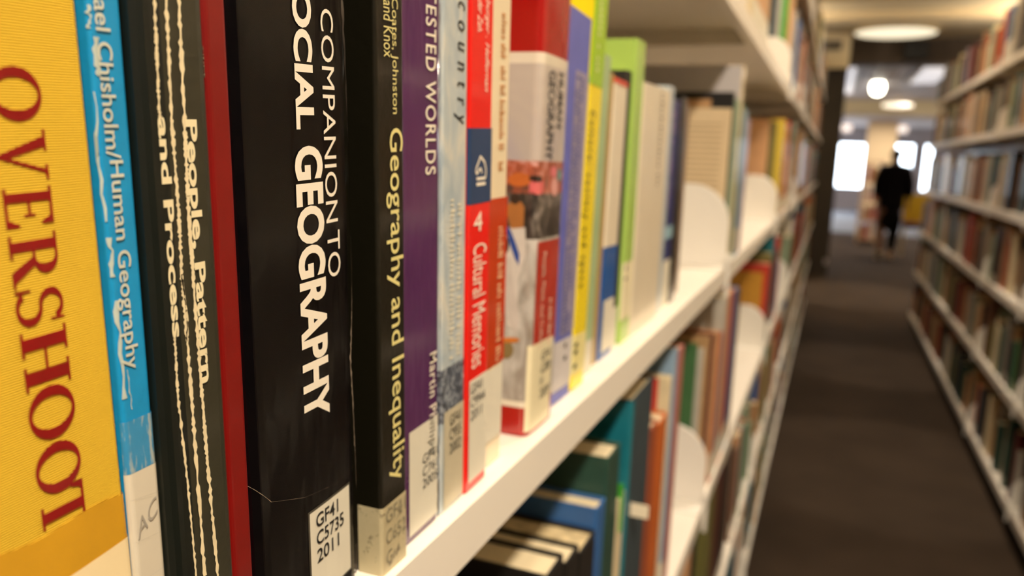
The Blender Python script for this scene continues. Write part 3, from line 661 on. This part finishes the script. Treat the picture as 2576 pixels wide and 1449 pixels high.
rowpx(1, 1250, [(1745, 1752, 1310, 'peach'), (1753, 1762, 1290, 'black'), (1765, 1786, 1315, 'crimson'), (1787, 1802, 1190, 'olive'), (1803, 1812, 1200, 'maroon'), (1813, 1832, 1170, 'dark brown')])
def free(level, y0, y1, side):
    return not any(b['side'] == side and b['lv'] == level and b['y'] < y1 and b['y'] + b['T'] > y0 for b in BOOKS)
BEND = {3: [(1.156, .115), (2.19, .115), (3.27, .115)], 2: [(1.124, .115), (2.19, .115), (3.3, .12)], 4: [(2.213, .115), (3.25, .12)], 1: [(1.24, .115), (2.2, .12), (3.124, .115)], 0: [(1.2, .115), (2.22, .115)], 5: [(3.2, .11)]}
RBEND = {k: [(3.2 + .13 * k, .12), (4.2 + .07 * k, .12)] for k in range(6)}
rnd = random.Random(21)
WL = ['cream', 'tan', 'peach', 'pale grey', 'sage', 'brown', 'olive', 'rust', 'grey', 'white', 'maroon', 'slate', 'dark brown', 'lavender', 'orange', 'teal', 'red', 'green', 'ochre', 'blue']
WR = ['cream', 'tan', 'brown', 'dark brown', 'maroon', 'olive', 'grey', 'slate', 'rust', 'pale grey', 'dark green', 'black', 'peach', 'sage', 'dark brown', 'tan', 'cream', 'brown', 'grey', 'black', 'tan']
def fill(side, level, ya, yb, words, bends, hmax, mean=.028):
    y = ya; gap_until = -1
    while y < yb:
        T = max(.010, min(.06, rnd.gauss(mean, .011))); skip = False
        for (q, h) in bends:
            if y < q + .006 and y + T > q - .05: y = q + .006; skip = True
        for j in JOINTS:
            if y < j + .003 and y + T > j - .003: y = j + .004; skip = True
        if skip: continue
        if free(level, y, y + T, side):
            H = max(.15, min(hmax, rnd.gauss(.225, .03))); BOOKS.append(dict(side=side, lv=level, y=y, T=T - .0008, H=H, c=rnd.choice(words), x=(XL - .006 - rnd.random() * .018) if side < 0 else (XR + .008 + rnd.random() * .03), ex={}))
            y += T
        else: y += .004
rb = [r for r in BOOKS]
fill(-1, 3, 2.62, 7.44, WL, BEND[3], .30)
fill(-1, 2, .30, .60, ['black', 'dark brown', 'navy'], [], .21); fill(-1, 2, 2.42, 7.44, WL, BEND[2], .30); fill(-1, 4, 2.44, 7.44, WL, BEND[4], .29); fill(-1, 5, 2.45, 7.44, WL, BEND[5], .26)
fill(-1, 3, -.6, .045, WL, [], .28); fill(-1, 4, .13, 1.25, WL, [], .28); fill(-1, 5, .13, 2.44, WL, [], .26); fill(-1, 2, -.6, .1, WL, [], .28)
fill(-1, 0, .13, 1.1, WL, [], .28); fill(-1, 1, .13, .82, WL, [], .28)
fill(-1, 1, .85, 7.44, WL, BEND[1], .30); fill(-1, 0, 1.2, 7.44, WL, BEND[0], .29)
# picked books of the right-hand case: px, py, level, width px, colour
for px, py, lv, c, T, H in [(2530, 70, 5, 'red', .05, .27), (2544, 60, 5, 'blue', .05, .27), (2512, 110, 5, 'orange', .05, .2), (2430, 200, 5, 'lavender', .06, .24), (2403, 200, 5, 'sage', .09, .22), (2560, 60, 5, 'pale grey', .05, .28),
                            (2385, 300, 4, 'maroon', .1, .2), (2440, 300, 4, 'peach', .12, .26), (2500, 250, 4, 'slate', .06, .2), (2560, 250, 4, 'dark green', .05, .25), (2530, 270, 4, 'tan', .06, .27),
                            (2545, 440, 3, 'black', .06, .26), (2505, 440, 3, 'dark green', .05, .25), (2465, 430, 3, 'maroon', .05, .25), (2420, 430, 3, 'grey', .2, .25), (2380, 430, 3, 'cream', .2, .27),
                            (2440, 590, 2, 'red', .07, .27), (2480, 620, 2, 'grey', .08, .25), (2510, 640, 2, 'dark brown', .1, .25), (2375, 570, 2, 'cream', .1, .26), (2400, 590, 2, 'slate', .1, .26), (2340, 560, 2, 'peach', .2, .26),
                            (2405, 750, 1, 'maroon', .1, .22), (2345, 660, 1, 'pale grey', .2, .27), (2560, 870, 1, 'green', .03, .2), (2440, 800, 1, 'grey', .12, .22),
                            (2470, 970, 0, 'orange', .07, .23), (2520, 1050, 0, 'dark green', .06, .2), (2560, 1120, 0, 'maroon', .05, .26), (2355, 880, 0, 'rust', .12, .23), (2330, 850, 0, 'maroon', .12, .23)]:
    p = onX(px, py, XR + .02)
    if free(lv, p.y - T / 2, p.y + T / 2, 1): BOOKS.append(dict(side=1, lv=lv, y=p.y - T / 2, T=T - .001, H=H, c=c, x=XR + .012, ex={}))
for lv in range(6): fill(1, lv, 1.9, 7.44, WR, RBEND[lv], .28 if lv < 5 else .26, .034)

def base_z(b): return (LV if b['side'] < 0 else RV)[b['lv']] + .0003
def area(b):
    z0 = base_z(b); P = [proj((b['x'], y, z)) for y in (b['y'], b['y'] + b['T']) for z in (z0, z0 + b['H'])]
    if any(p is None for p in P): return 0
    xs = [min(2576, max(0, p[0])) for p in P]; ys = [min(1449, max(0, p[1])) for p in P]
    return (max(xs) - min(xs)) * (max(ys) - min(ys))
BOOKS.sort(key=lambda b: (b['side'], b['lv'], b['y']))
# never let neighbours share space
for p, q in zip(BOOKS[:-1], BOOKS[1:]):
    if p['side'] == q['side'] and p['lv'] == q['lv'] and p['y'] + p['T'] > q['y'] - .0003:
        p['T'] = max(.004, q['y'] - .0005 - p['y'])
BOOKS = [b for b in BOOKS if not any(b['y'] < q + .005 and b['y'] + b['T'] > q - .004 for q, h in (BEND if b['side'] < 0 else RBEND).get(b['lv'], []))]
for b in BOOKS: b['a'] = area(b)
rank = sorted(BOOKS, key=lambda b: -b['a'])
SINGLE = [b for b in rank if b['a'] > 0][:272]
for b in SINGLE: b['one'] = True
def far_geo(g, b, mi=0, pi=1, loc=(0, 0, 0)):
    """cover shell and page block of a plain book, appended to builder g"""
    s = b['side']; x = b['x']; T, H, z0, y0 = b['T'], b['H'], base_z(b), b['y']; D = .155; r = min(.003, T * .2)
    lx, ly, lz = loc
    def pt(dx, y, z): return (x + s * dx - lx, y - ly, z - lz)
    def bx(dx0, dx1, a, c, e, f_, m_):
        p, q = pt(dx0, a, e), pt(dx1, c, f_); g.box((min(p[0], q[0]), p[1], p[2]), (max(p[0], q[0]), q[1], q[2]), m_)
    pts = [(-r * 0 + r, y0), (0, y0 + r), (0, y0 + T - r), (r, y0 + T), (.004, y0 + T), (.004, y0)]
    pg = [(x + s * d - lx, yy - ly) for d, yy in pts]
    if s > 0: pg = pg[::-1]
    # spine wedge, two boards, page block
    ar = sum(p[0] * q[1] - q[0] * p[1] for p, q in zip(pg, pg[1:] + pg[:1]))
    if ar < 0: pg = pg[::-1]
    g.prism(pg, z0 - lz, z0 + H - lz, mi)
    ct = min(.0018, T * .12)
    bx(.004, D, y0, y0 + ct, z0, z0 + H, mi); bx(.004, D, y0 + T - ct, y0 + T, z0, z0 + H, mi)
    bx(.004, D - .004, y0 + ct, y0 + T - ct, z0 + .002, z0 + H - .003, pi)
SHELFW = {(-1, 3): 'main left shelf', (-1, 2): 'left shelf below main', (-1, 4): 'left shelf above main', (-1, 5): 'top left shelf', (-1, 1): 'fifth left shelf down', (-1, 0): 'bottom left shelf',
          (1, 5): 'top right shelf', (1, 4): 'second right shelf down', (1, 3): 'third right shelf down', (1, 2): 'fourth right shelf down', (1, 1): 'fifth right shelf down', (1, 0): 'bottom right shelf'}
ORD = ['', 'first', 'second', 'third', 'fourth', 'fifth', 'sixth', 'seventh', 'eighth', 'ninth', 'tenth']
def bay(y): return sum(1 for j in JOINTS if j <= y) - 1
seen = {}
rest = MB(); rest_m = [PM[n] for n in NAMES] + [PAGES]
idx = {n: i for i, n in enumerate(NAMES)}
tagm = mat('paper_tag', '#efe2c6', .7, 0, .03, 30)
for b in BOOKS:
    if not b.get('one'):
        far_geo(rest, b, idx[b['c']], len(NAMES)); continue
    z0 = base_z(b); key = (b['side'], b['lv'], bay(b['y']), b['c']); seen[key] = seen.get(key, 0) + 1; n = seen[key]
    size = ('thin ' if b['T'] < .018 else 'thick ' if b['T'] > .042 else '') + ('short ' if b['H'] < .19 else 'tall ' if b['H'] > .26 else '')
    by = bay(b['y']); place = SHELFW[(b['side'], b['lv'])]
    lab = '%s%s book, %s %s one in %s bay, %s' % (size, b['c'], ORD[n] if n > 1 else 'nearest', b['c'], ORD[max(1, by)], place)
    side = b['side']; ex = b['ex']
    if b['a'] > 2600 or ex:
        if side < 0:
            D = .16
            k = Book('book', b['x'], b['y'], z0, b['T'], b['H'], D, 0, PM[b['c']], r=min(.003, b['T'] * .25), page_m=PAGES)
            k.root['label'] = lab; k.root['group'] = 'books on the left bookcase'; o = k.root
            T = b['T']
            if ex.get('front') == 'text':
                k.rect('cream_back_cover', -.158, -.001, .004, b['H'] - .022, mat('printed_cream', '#dcc6a0', .5, .2, .03), .0003); k.rect('black_top_band', -.158, -.001, b['H'] - .022, b['H'] - .001, mat('black_print', '#0e0b0a', .5), .0003)
                v = []; f = []
                for i in range(16):
                    z = b['H'] - .045 - i * .0075; q = len(v); v += [(-.14, z), (-.012, z), (-.012, z + .0022), (-.14, z + .0022)]; f.append((q, q + 1, q + 2, q + 3))
                k.decal('small_print', v, f, mat('brown_small_print', '#b59d78', .5), .0005)
                k.rect('tan_block', -.075, -.03, b['H'] - .022, b['H'] - .010, mat('tan_print', '#b88f62', .5), .0005)
            for nm_, c_ in (('teal', 'teal'), ('green', 'green')):
                if ex.get('front') == nm_: k.rect('cover_front', -.158, .004, .001, b['H'] - .001, PM[c_], .0003)
            if ex.get('front') == 'red': k.rect('red_front_panel', -.06, -.012, .02, b['H'] - .001, PM['red'], .0003)
            if ex.get('front') == 'ochre': k.rect('ochre_front_panel', -.158, -.014, .004, b['H'] - .022, PM['ochre'], .0003)
            if ex.get('torn'):
                k.pages.data.materials.clear(); k.pages.data.materials.append(mat('worn_page_edge', '#cdb98e', .85, 0, .3, 120))
            if ex.get('front') == 'grey': k.rect('grey_cover_front', -.158, -.001, .002, b['H'] - .001, mat('grey_print', '#c4c0c2', .4, .2, .03), .0003)
            if ex.get('marker') == 'green':
                MB().box((-.03, T * .3, b['H'] - .03), (.002, T * .3 + .0015, b['H'] + .012)).build('page_marker', PM['bright green'], k.root)
            if ex.get('tag'):
                MB().box((-.012, T * .2, .0), (.016, T * .2 + .001, .012)).build('paper_slip', tagm, k.root, loc=(0, 0, b['H'] * .62))
            if not ex and rnd.random() < .6: k.rect('spine_label', .0, T, .008, .045, LABEL, .0003)
            continue
    g = MB(); loc = (b['x'], b['y'], z0); far_geo(g, b, 0, 1, loc)
    o = g.build('book', [PM[b['c']], PAGES], None, loc=loc)
    tag(o, lab, 'book', 'books on the left bookcase' if side < 0 else 'books on the right bookcase')
    if b['a'] > 500 and rnd.random() < .5:
        z1 = .008; zt = .042; s = side; X0 = -s * .0003
        mesh_obj('spine_label', [(X0, .003, z1), (X0, b['T'] - .003, z1), (X0, b['T'] - .003, zt), (X0, .003, zt)], [(0, 1, 2, 3)], LABEL, o)
o = rest.build('distant_books', rest_m); o['kind'] = 'stuff'; o['label'] = 'rows of far blurred books filling the ends of both bookcases'; o['category'] = 'books'

# ------------------------------------------------------------------ bookends: rounded upright plate, foot under the books, clip over the fascia
def bookend(side, levels, lv, y, h, lab, wide=.16):
    zf = levels[lv] + .0004; xf = XL if side < 0 else XR; s = -side   # s: direction towards the aisle
    root = empty('bookend', (xf, y, zf)); tag(root, lab, 'bookend', 'white bookends clipped to the shelves')
    R = .055; pts = [(-wide, 0), (.0, 0), (.0, h - R)] + [(-R + R * math.cos(a), h - R + R * math.sin(a)) for a in [PI / 2 * i / 10 for i in range(1, 11)]] + [(-wide, h)]
    t = .0032; n = len(pts); bev = .001
    v = []
    for yy, sh in ((-t / 2, bev), (-t / 2 + bev, 0), (t / 2 - bev, 0), (t / 2, bev)):
        for a, c in pts:
            cx, cy = -wide / 2, h / 2; k_ = 1 - sh / .06
            v.append((s * (cx + (a - cx) * k_), yy, cy + (c - cy) * k_))
    f = [tuple(range(n)), tuple(reversed(range(3 * n, 4 * n)))]
    for q in range(3): f += [(q * n + i, q * n + n + i, q * n + n + (i + 1) % n, q * n + (i + 1) % n) for i in range(n)]
    mesh_obj('plate', v, f, STEEL_END, root, smooth=False)
    fx = sorted((-s * wide, s * .001)); MB().box((fx[0], -.045, 0), (fx[1], -.0025, .0012)).build('foot', STEEL_END, root)
    c0, c1 = sorted((0.0, s * .0065)); th = .0255 if side < 0 else .034
    pr = MB(); c2 = sorted((s * .0015, s * .0065))
    pr.box((c2[0], -.007, -th - .016), (c2[1], .007, .002)); pr.box((c0, -.007, .001), (c1, .007, .018))
    pr.build('clip', STEEL_END, root)
    return root
for lv, L_ in BEND.items():
    for i, (y, h) in enumerate(L_): bookend(-1, LV, lv, y, h, 'white bookend with rounded corner, %s along the %s' % (ORD[i + 1], SHELFW[(-1, lv)]))
for lv, L_ in RBEND.items():
    for i, (y, h) in enumerate(L_): bookend(1, RV, lv, y, h, 'blurred pale bookend, %s along the %s' % (ORD[i + 1], SHELFW[(1, lv)]))

# ================================================================== ROOM THINGS
disc_m = emis('lit_diffuser', (1, .86, .6, 1), 1.15); rim_m = mat('lamp_rim', '#c9b48a', .5)
def lathe(prof, n, name, mt, parent, loc=None, smooth=True):
    v = []; f = []
    for r_, z in prof: v += [(r_ * math.cos(2 * PI * i / n), r_ * math.sin(2 * PI * i / n), z) for i in range(n)]
    for k in range(len(prof) - 1): f += [(k * n + i, k * n + (i + 1) % n, (k + 1) * n + (i + 1) % n, (k + 1) * n + i) for i in range(n)]
    f.append(tuple(range(n - 1, -1, -1))); f.append(tuple((len(prof) - 1) * n + i for i in range(n)))
    return mesh_obj(name, v, f, mt, parent, smooth=False, loc=loc)
def fixture(x, y, z, r, lab, em, depth=.05):
    root = empty('ceiling_light', (x, y, z)); tag(root, lab, 'light', 'lamps of the ceilings')
    lathe([(r, -depth), (r + .01, -depth + .005), (r + .01, 0)], 28, 'housing', rim_m, root); lathe([(r * .95, -depth - .004), (r * .97, -depth - .0005)], 28, 'diffuser', em, root); return root
fixture(.47, 9.82, CH - .0005, .42, 'large round flush ceiling lamp before the dark beam', disc_m)
hot = emis('hot_lamp', (1, .95, .75, 1), 14)
p = onZ(2208, 220, 2.70)
root = empty('pendant_lamp', p); tag(root, 'bright white pendant lamp hanging under the metal grid ceiling', 'light')
lathe([(.03, -.13), (.09, -.10), (.115, 0), (.09, .09), (.03, .12)], 20, 'globe', hot, root); lathe([(.012, .121), (.012, 3.02 - p.z)], 8, 'cord', rim_m, root)
mid = emis('warm_lamp', (1, .82, .58, 1), 1.6)
p = onZ(2258, 268, 2.60); root = empty('pendant_lamp', p); tag(root, 'flat warm disc lamp before the cream bulkhead', 'light'); lathe([(.20, -.02), (.30, 0), (.30, .05), (.2, .07)], 26, 'shade', mid, root); lathe([(.012, .071), (.012, 3.02 - p.z)], 8, 'cord', rim_m, root)
small = emis('small_lamp', (1, .8, .68, 1), 1.1)
for px, py, lab in ((2130, 315, 'small round ceiling lamp above the left window'), (2270, 320, 'small round ceiling lamp near the pale partition')):
    p = onY(px, py, 25.0); root = empty('ceiling_light', (p.x, 25.0, 2.46)); tag(root, lab, 'light', 'lamps of the ceilings'); lathe([(.14, 2.28 - 2.46), (.15, 2.42 - 2.46), (.12, -.0005)], 20, 'diffuser', small, root)
#@@PERSON
# housings for the added, unseen uplights and downlight rims
for x, y, z in ADDED_UPL:
    root = empty('added_uplighter', (x, y, z)); tag(root, 'added hanging trough lamp, unseen over the %s neighbouring aisle, %s of three' % ('left' if x < 0 else 'right', 'nearest' if y < 2 else 'middle' if y < 6 else 'farthest'), 'light', 'added uplights hidden behind the bookcases')
    MB().box((-.3, -.3, -.05), (.3, .3, -.03)).box((-.3, -.3, -.03), (-.28, .3, .0)).box((.28, -.3, -.03), (.3, .3, .0)).build('trough', rim_m, root)
    MB().box((-.005, -.28, -.03), (.005, -.27, CH - z)).box((-.005, .27, -.03), (.005, .28, CH - z)).build('rod', rim_m, root)

for k_, (x, y, z) in enumerate(ADDED_UPF):
    root = empty('added_floor_lamp', (x, y, 0)); tag(root, 'added unseen floor lamp in the reading room, ' + ['left one before the grid ceiling ends', 'right one before the grid ceiling ends', 'left one near the windows', 'right one near the windows', 'one right of the walking person'][k_], 'lamp')
    lathe([(.16, 0), (.16, .02), (.02, .035)], 20, 'base', rim_m, root); lathe([(.014, .03), (.014, z)], 8, 'pole', rim_m, root); lathe([(.05, z), (.17, z + .05)], 20, 'bowl', rim_m, root)
pan = emis('panel_glow', (.95, .92, .98, 1), .55)
for x0, x1, y0, y1, l_ in ((-.35, .16, 13.0, 17.5, 'left'), (1.05, 1.42, 13.0, 15.4, 'right')):
    root = empty('light_panel', ((x0 + x1) / 2, (y0 + y1) / 2, 2.759)); tag(root, 'long pale light panel under the grid ceiling, %s of the two' % l_, 'light')
    hx_, hy_ = (x1 - x0) / 2, (y1 - y0) / 2; MB().box((-hx_, -hy_, -.03), (hx_, hy_, -.02)).build('diffuser', pan, root); MB().box((-hx_ - .02, -hy_ - .02, -.019), (hx_ + .02, hy_ + .02, .019)).build('housing', rim_m, root)

# ------------------------------------------------------------------ person walking away down the aisle
def skin_body(name, pts, edges, mt, parent, sub=2, loc=(0, 0, 0)):
    me = bpy.data.meshes.new(name); me.from_pydata([p[:3] for p in pts], edges, []); me.materials.append(mt)
    o = bpy.data.objects.new(name, me); C.objects.link(o)
    sk = o.modifiers.new('skin', 'SKIN'); me.skin_vertices.new() if not me.skin_vertices else None
    for i, p in enumerate(pts):
        r = p[3] if isinstance(p[3], tuple) else (p[3], p[3]); me.skin_vertices[0].data[i].radius = r
    me.skin_vertices[0].data[0].use_root = True; sk.use_smooth_shade = True
    sb = o.modifiers.new('sub', 'SUBSURF'); sb.levels = sub; sb.render_levels = sub
    dg = bpy.context.evaluated_depsgraph_get(); bpy.context.view_layer.update()
    m2 = bpy.data.meshes.new_from_object(o.evaluated_get(dg)); m2.polygons.foreach_set('use_smooth', [True] * len(m2.polygons))
    bpy.data.objects.remove(o); o = bpy.data.objects.new(name, m2); C.objects.link(o); o.parent = parent; o.location = loc; return o
pf = onZ(2226, 648, 0.0)
per = empty('person', (pf.x, pf.y, 0)); tag(per, 'person in a dark jacket and dark knee-length bottoms walking away down the aisle', 'person')
skin = mat('skin', '#7a5238', .6, 0, .05, 30); coat = mat('black_coat_cloth', '#151315', .9, 0, .1, 30, spec=.1); shorts = mat('dark_bottoms_cloth', '#14110f', .9, 0, .1, 30, spec=.1)
hs = proj((pf.x, pf.y, 1.55)); K = .985
B_ = [(0, 0, .86, (.125, .10)), (0, .01, 1.02, (.115, .09)), (0, .0, 1.18, (.135, .10)), (0, -.01, 1.30, (.12, .085)), (0, .0, 1.40, (.052, .052)), (0, .01, 1.455, (.06, .065)), (0, .015, 1.53, (.078, .092)), (0, .01, 1.60, (.058, .07)),
      (-.165, -.01, 1.315, .058), (-.215, -.02, 1.12, .046), (-.20, .02, .92, .036), (-.19, .04, .84, .026),
      (.165, -.01, 1.315, .058), (.225, -.03, 1.12, .046), (.235, .06, .93, .036), (.235, .10, .86, .026),
      (-.085, -.01, .80, .088), (-.10, -.05, .46, .062), (-.105, -.20, .26, .05), (-.105, -.28, .11, .036),
      (.085, .0, .80, .088), (.075, .09, .50, .058), (.065, .05, .24, .047), (.06, .03, .075, .034)]
E_ = [(0, 1), (1, 2), (2, 3), (3, 4), (4, 5), (5, 6), (6, 7), (3, 8), (8, 9), (9, 10), (10, 11), (3, 12), (12, 13), (13, 14), (14, 15), (0, 16), (16, 17), (17, 18), (18, 19), (0, 20), (20, 21), (21, 22), (22, 23)]
sc_ = lambda L: [(p[0] * K, p[1] * K, p[2] * K, p[3]) for p in L]
skin_body('body', sc_(B_), E_, skin, per)
# jacket over trunk and arms, shorts over hips and thighs
J = [(0, 0, .66, (.175, .135)), (0, .0, .80, (.185, .14)), (0, .01, .98, (.18, .135)), (0, 0, 1.16, (.185, .135)), (0, -.01, 1.29, (.15, .11)), (0, 0, 1.385, (.085, .078)),
     (-.155, -.01, 1.30, .085), (-.205, -.02, 1.10, .08), (-.20, .01, .90, .064), (.155, -.01, 1.30, .085), (.215, -.03, 1.10, .08), (.225, .06, .90, .064)]
skin_body('jacket', sc_(J), [(0, 1), (1, 2), (2, 3), (3, 4), (4, 5), (4, 6), (6, 7), (7, 8), (4, 9), (9, 10), (10, 11)], coat, per)
S_ = [(0, 0, .74, (.165, .125)), (0, 0, .63, (.165, .12)), (-.075, -.03, .52, .10), (-.09, -.05, .38, .088), (.078, .04, .52, .10), (.074, .08, .40, .082), (.066, .06, .22, .066), (.062, .035, .10, .052)]
skin_body('dark_bottoms', sc_(S_), [(0, 1), (1, 2), (2, 3), (1, 4), (4, 5), (5, 6), (6, 7)], shorts, per)
hair = mat('black_hair', '#0c0a09', .8, 0, .1, 60)
skin_body('hair', sc_([(0, -.03, 1.49, (.066, .05)), (0, -.018, 1.55, (.083, .085)), (0, .002, 1.605, (.068, .080))]), [(0, 1), (1, 2)], hair, per)
for s_ in (-1, 1):
    skin_body('ear', sc_([(s_ * .078, .02, 1.50, .012), (s_ * .084, .01, 1.54, .014)]), [(0, 1)], skin, per, 1)
    hx, hy, hz = ((-.19, .045, .83) if s_ < 0 else (.235, .105, .85))
    hp = [(hx, hy, hz, (.02, .03)), (hx, hy + .005, hz - .05, (.018, .034)), (hx, hy + .01, hz - .085, (.014, .032))]
    he = [(0, 1), (1, 2)]
    for q in range(4):
        a = len(hp); yy = hy + .01 + (q - 1.5) * .018; ln = (.055, .065, .06, .045)[q]
        hp += [(hx, yy, hz - .085 - ln * .5, .0085), (hx - s_ * .012, yy, hz - .085 - ln, .007)]; he += [(2, a), (a, a + 1)]
    a = len(hp); hp += [(hx - s_ * .005, hy + .045, hz - .05, .010), (hx - s_ * .01, hy + .058, hz - .085, .008)]; he += [(0, a), (a, a + 1)]
    skin_body('hand', sc_(hp), he, skin, per, 1)
shoe = mat('tan_suede_shoe', '#d6b06a', .8, 0, .08, 60); sole = mat('pale_sole', '#cdb790', .7)
def shoe_at(x, y, z, pitch, mt, nm):
    r = skin_body(nm, [(0, -.02, .055, (.045, .05)), (0, .06, .045, (.046, .040)), (0, .15, .032, (.048, .028)), (0, .20, .026, (.036, .02))], [(0, 1), (1, 2), (2, 3)], mt, per, 2, (x, y, z)); r.rotation_euler = (pitch, 0, 0)
    so_ = MB().box((-.04, -.06, -.002), (.04, .215, .016)).build('sole', sole, r); return r
shoe_at(-.105 * K, -.30 * K, .075, -.75, shoe, 'shoe'); shoe_at(.06 * K, .02, .004, 0, mat('tan_shoe_darker', '#c09468', .8), 'shoe')
# ------------------------------------------------------------------ yellow chair and low bookcase in the reading room
cp = onY(2303, 520, 13.6)
ch = empty('chair', (cp.x + .05, 13.6, 0)); tag(ch, 'low chair with yellow back and dark red seat beyond the walking person', 'chair')
MB().box((-.2, -.2, .42), (.2, .2, .50)).build('seat', mat('dark_red_upholstery', '#4a1410', .8), ch)
bk_ = MB(); bk_.prism([(-.2, .17), (-.12, .2), (.12, .2), (.2, .17), (.2, .21), (.12, .24), (-.12, .24), (-.2, .21)][::1], .50, .92); bk_.build('backrest', mat('yellow_upholstery', '#c8a010', .7), ch)
for x, y in ((-.18, -.18), (.18, -.18), (-.18, .19), (.18, .19)): MB().prism([(x + .013 * math.cos(a), y + .013 * math.sin(a)) for a in [k * PI / 4 for k in range(8)]], 0, .42).build('leg', rim_m, ch)
lo, hi = onY(2166, 500, 15.0).x, onY(2200, 500, 15.0).x + .10
lb_ = empty('bookcase', ((lo + hi) / 2, 15.0, 0)); tag(lb_, 'low pale bookcase standing beyond the dark pillar, left of the person', 'bookcase')
wdt = (hi - lo) / 2; wood = mat('pale_wood', '#d0a880', .6, 0, .1, 8)
for k_ in range(5): MB().box((-wdt, -.02, .06 + k_ * .33), (wdt, .9, .085 + k_ * .33)).build('shelf', wood, lb_)
for sx in (-wdt, wdt - .02): MB().box((sx, -.02, 0), (sx + .02, .9, 1.405)).build('side_panel', wood, lb_)
rnd = random.Random(4)
for k_ in range(4):
    x = lo + .025
    while x < hi - .05:
        t_ = rnd.uniform(.022, .04); h_ = rnd.uniform(.2, .27); zz = .0855 + k_ * .33; c_ = rnd.choice(['rust', 'peach', 'pink', 'cream', 'tan', 'white'])
        if x + t_ > hi - .025: break
        g = MB(); g.box((0, 0, 0), (t_ - .001, .004, h_), 0); g.box((0, .004, 0), (.002, .16, h_), 0); g.box((t_ - .003, .004, 0), (t_ - .001, .16, h_), 0); g.box((.002, .004, .002), (t_ - .003, .157, h_ - .003), 1)
        o = g.build('book', [PM[c_], PAGES], None, loc=(x, 15.0, zz)); n_ = seen.get(('low', k_, c_), 0) + 1; seen[('low', k_, c_)] = n_
        tag(o, '%s book, %s %s one on the %s shelf of the low far bookcase' % (c_, ORD[n_] if n_ > 1 else 'leftmost', c_, ['bottom', 'second', 'third', 'upper'][k_]), 'book', 'books on the low far bookcase'); x += t_
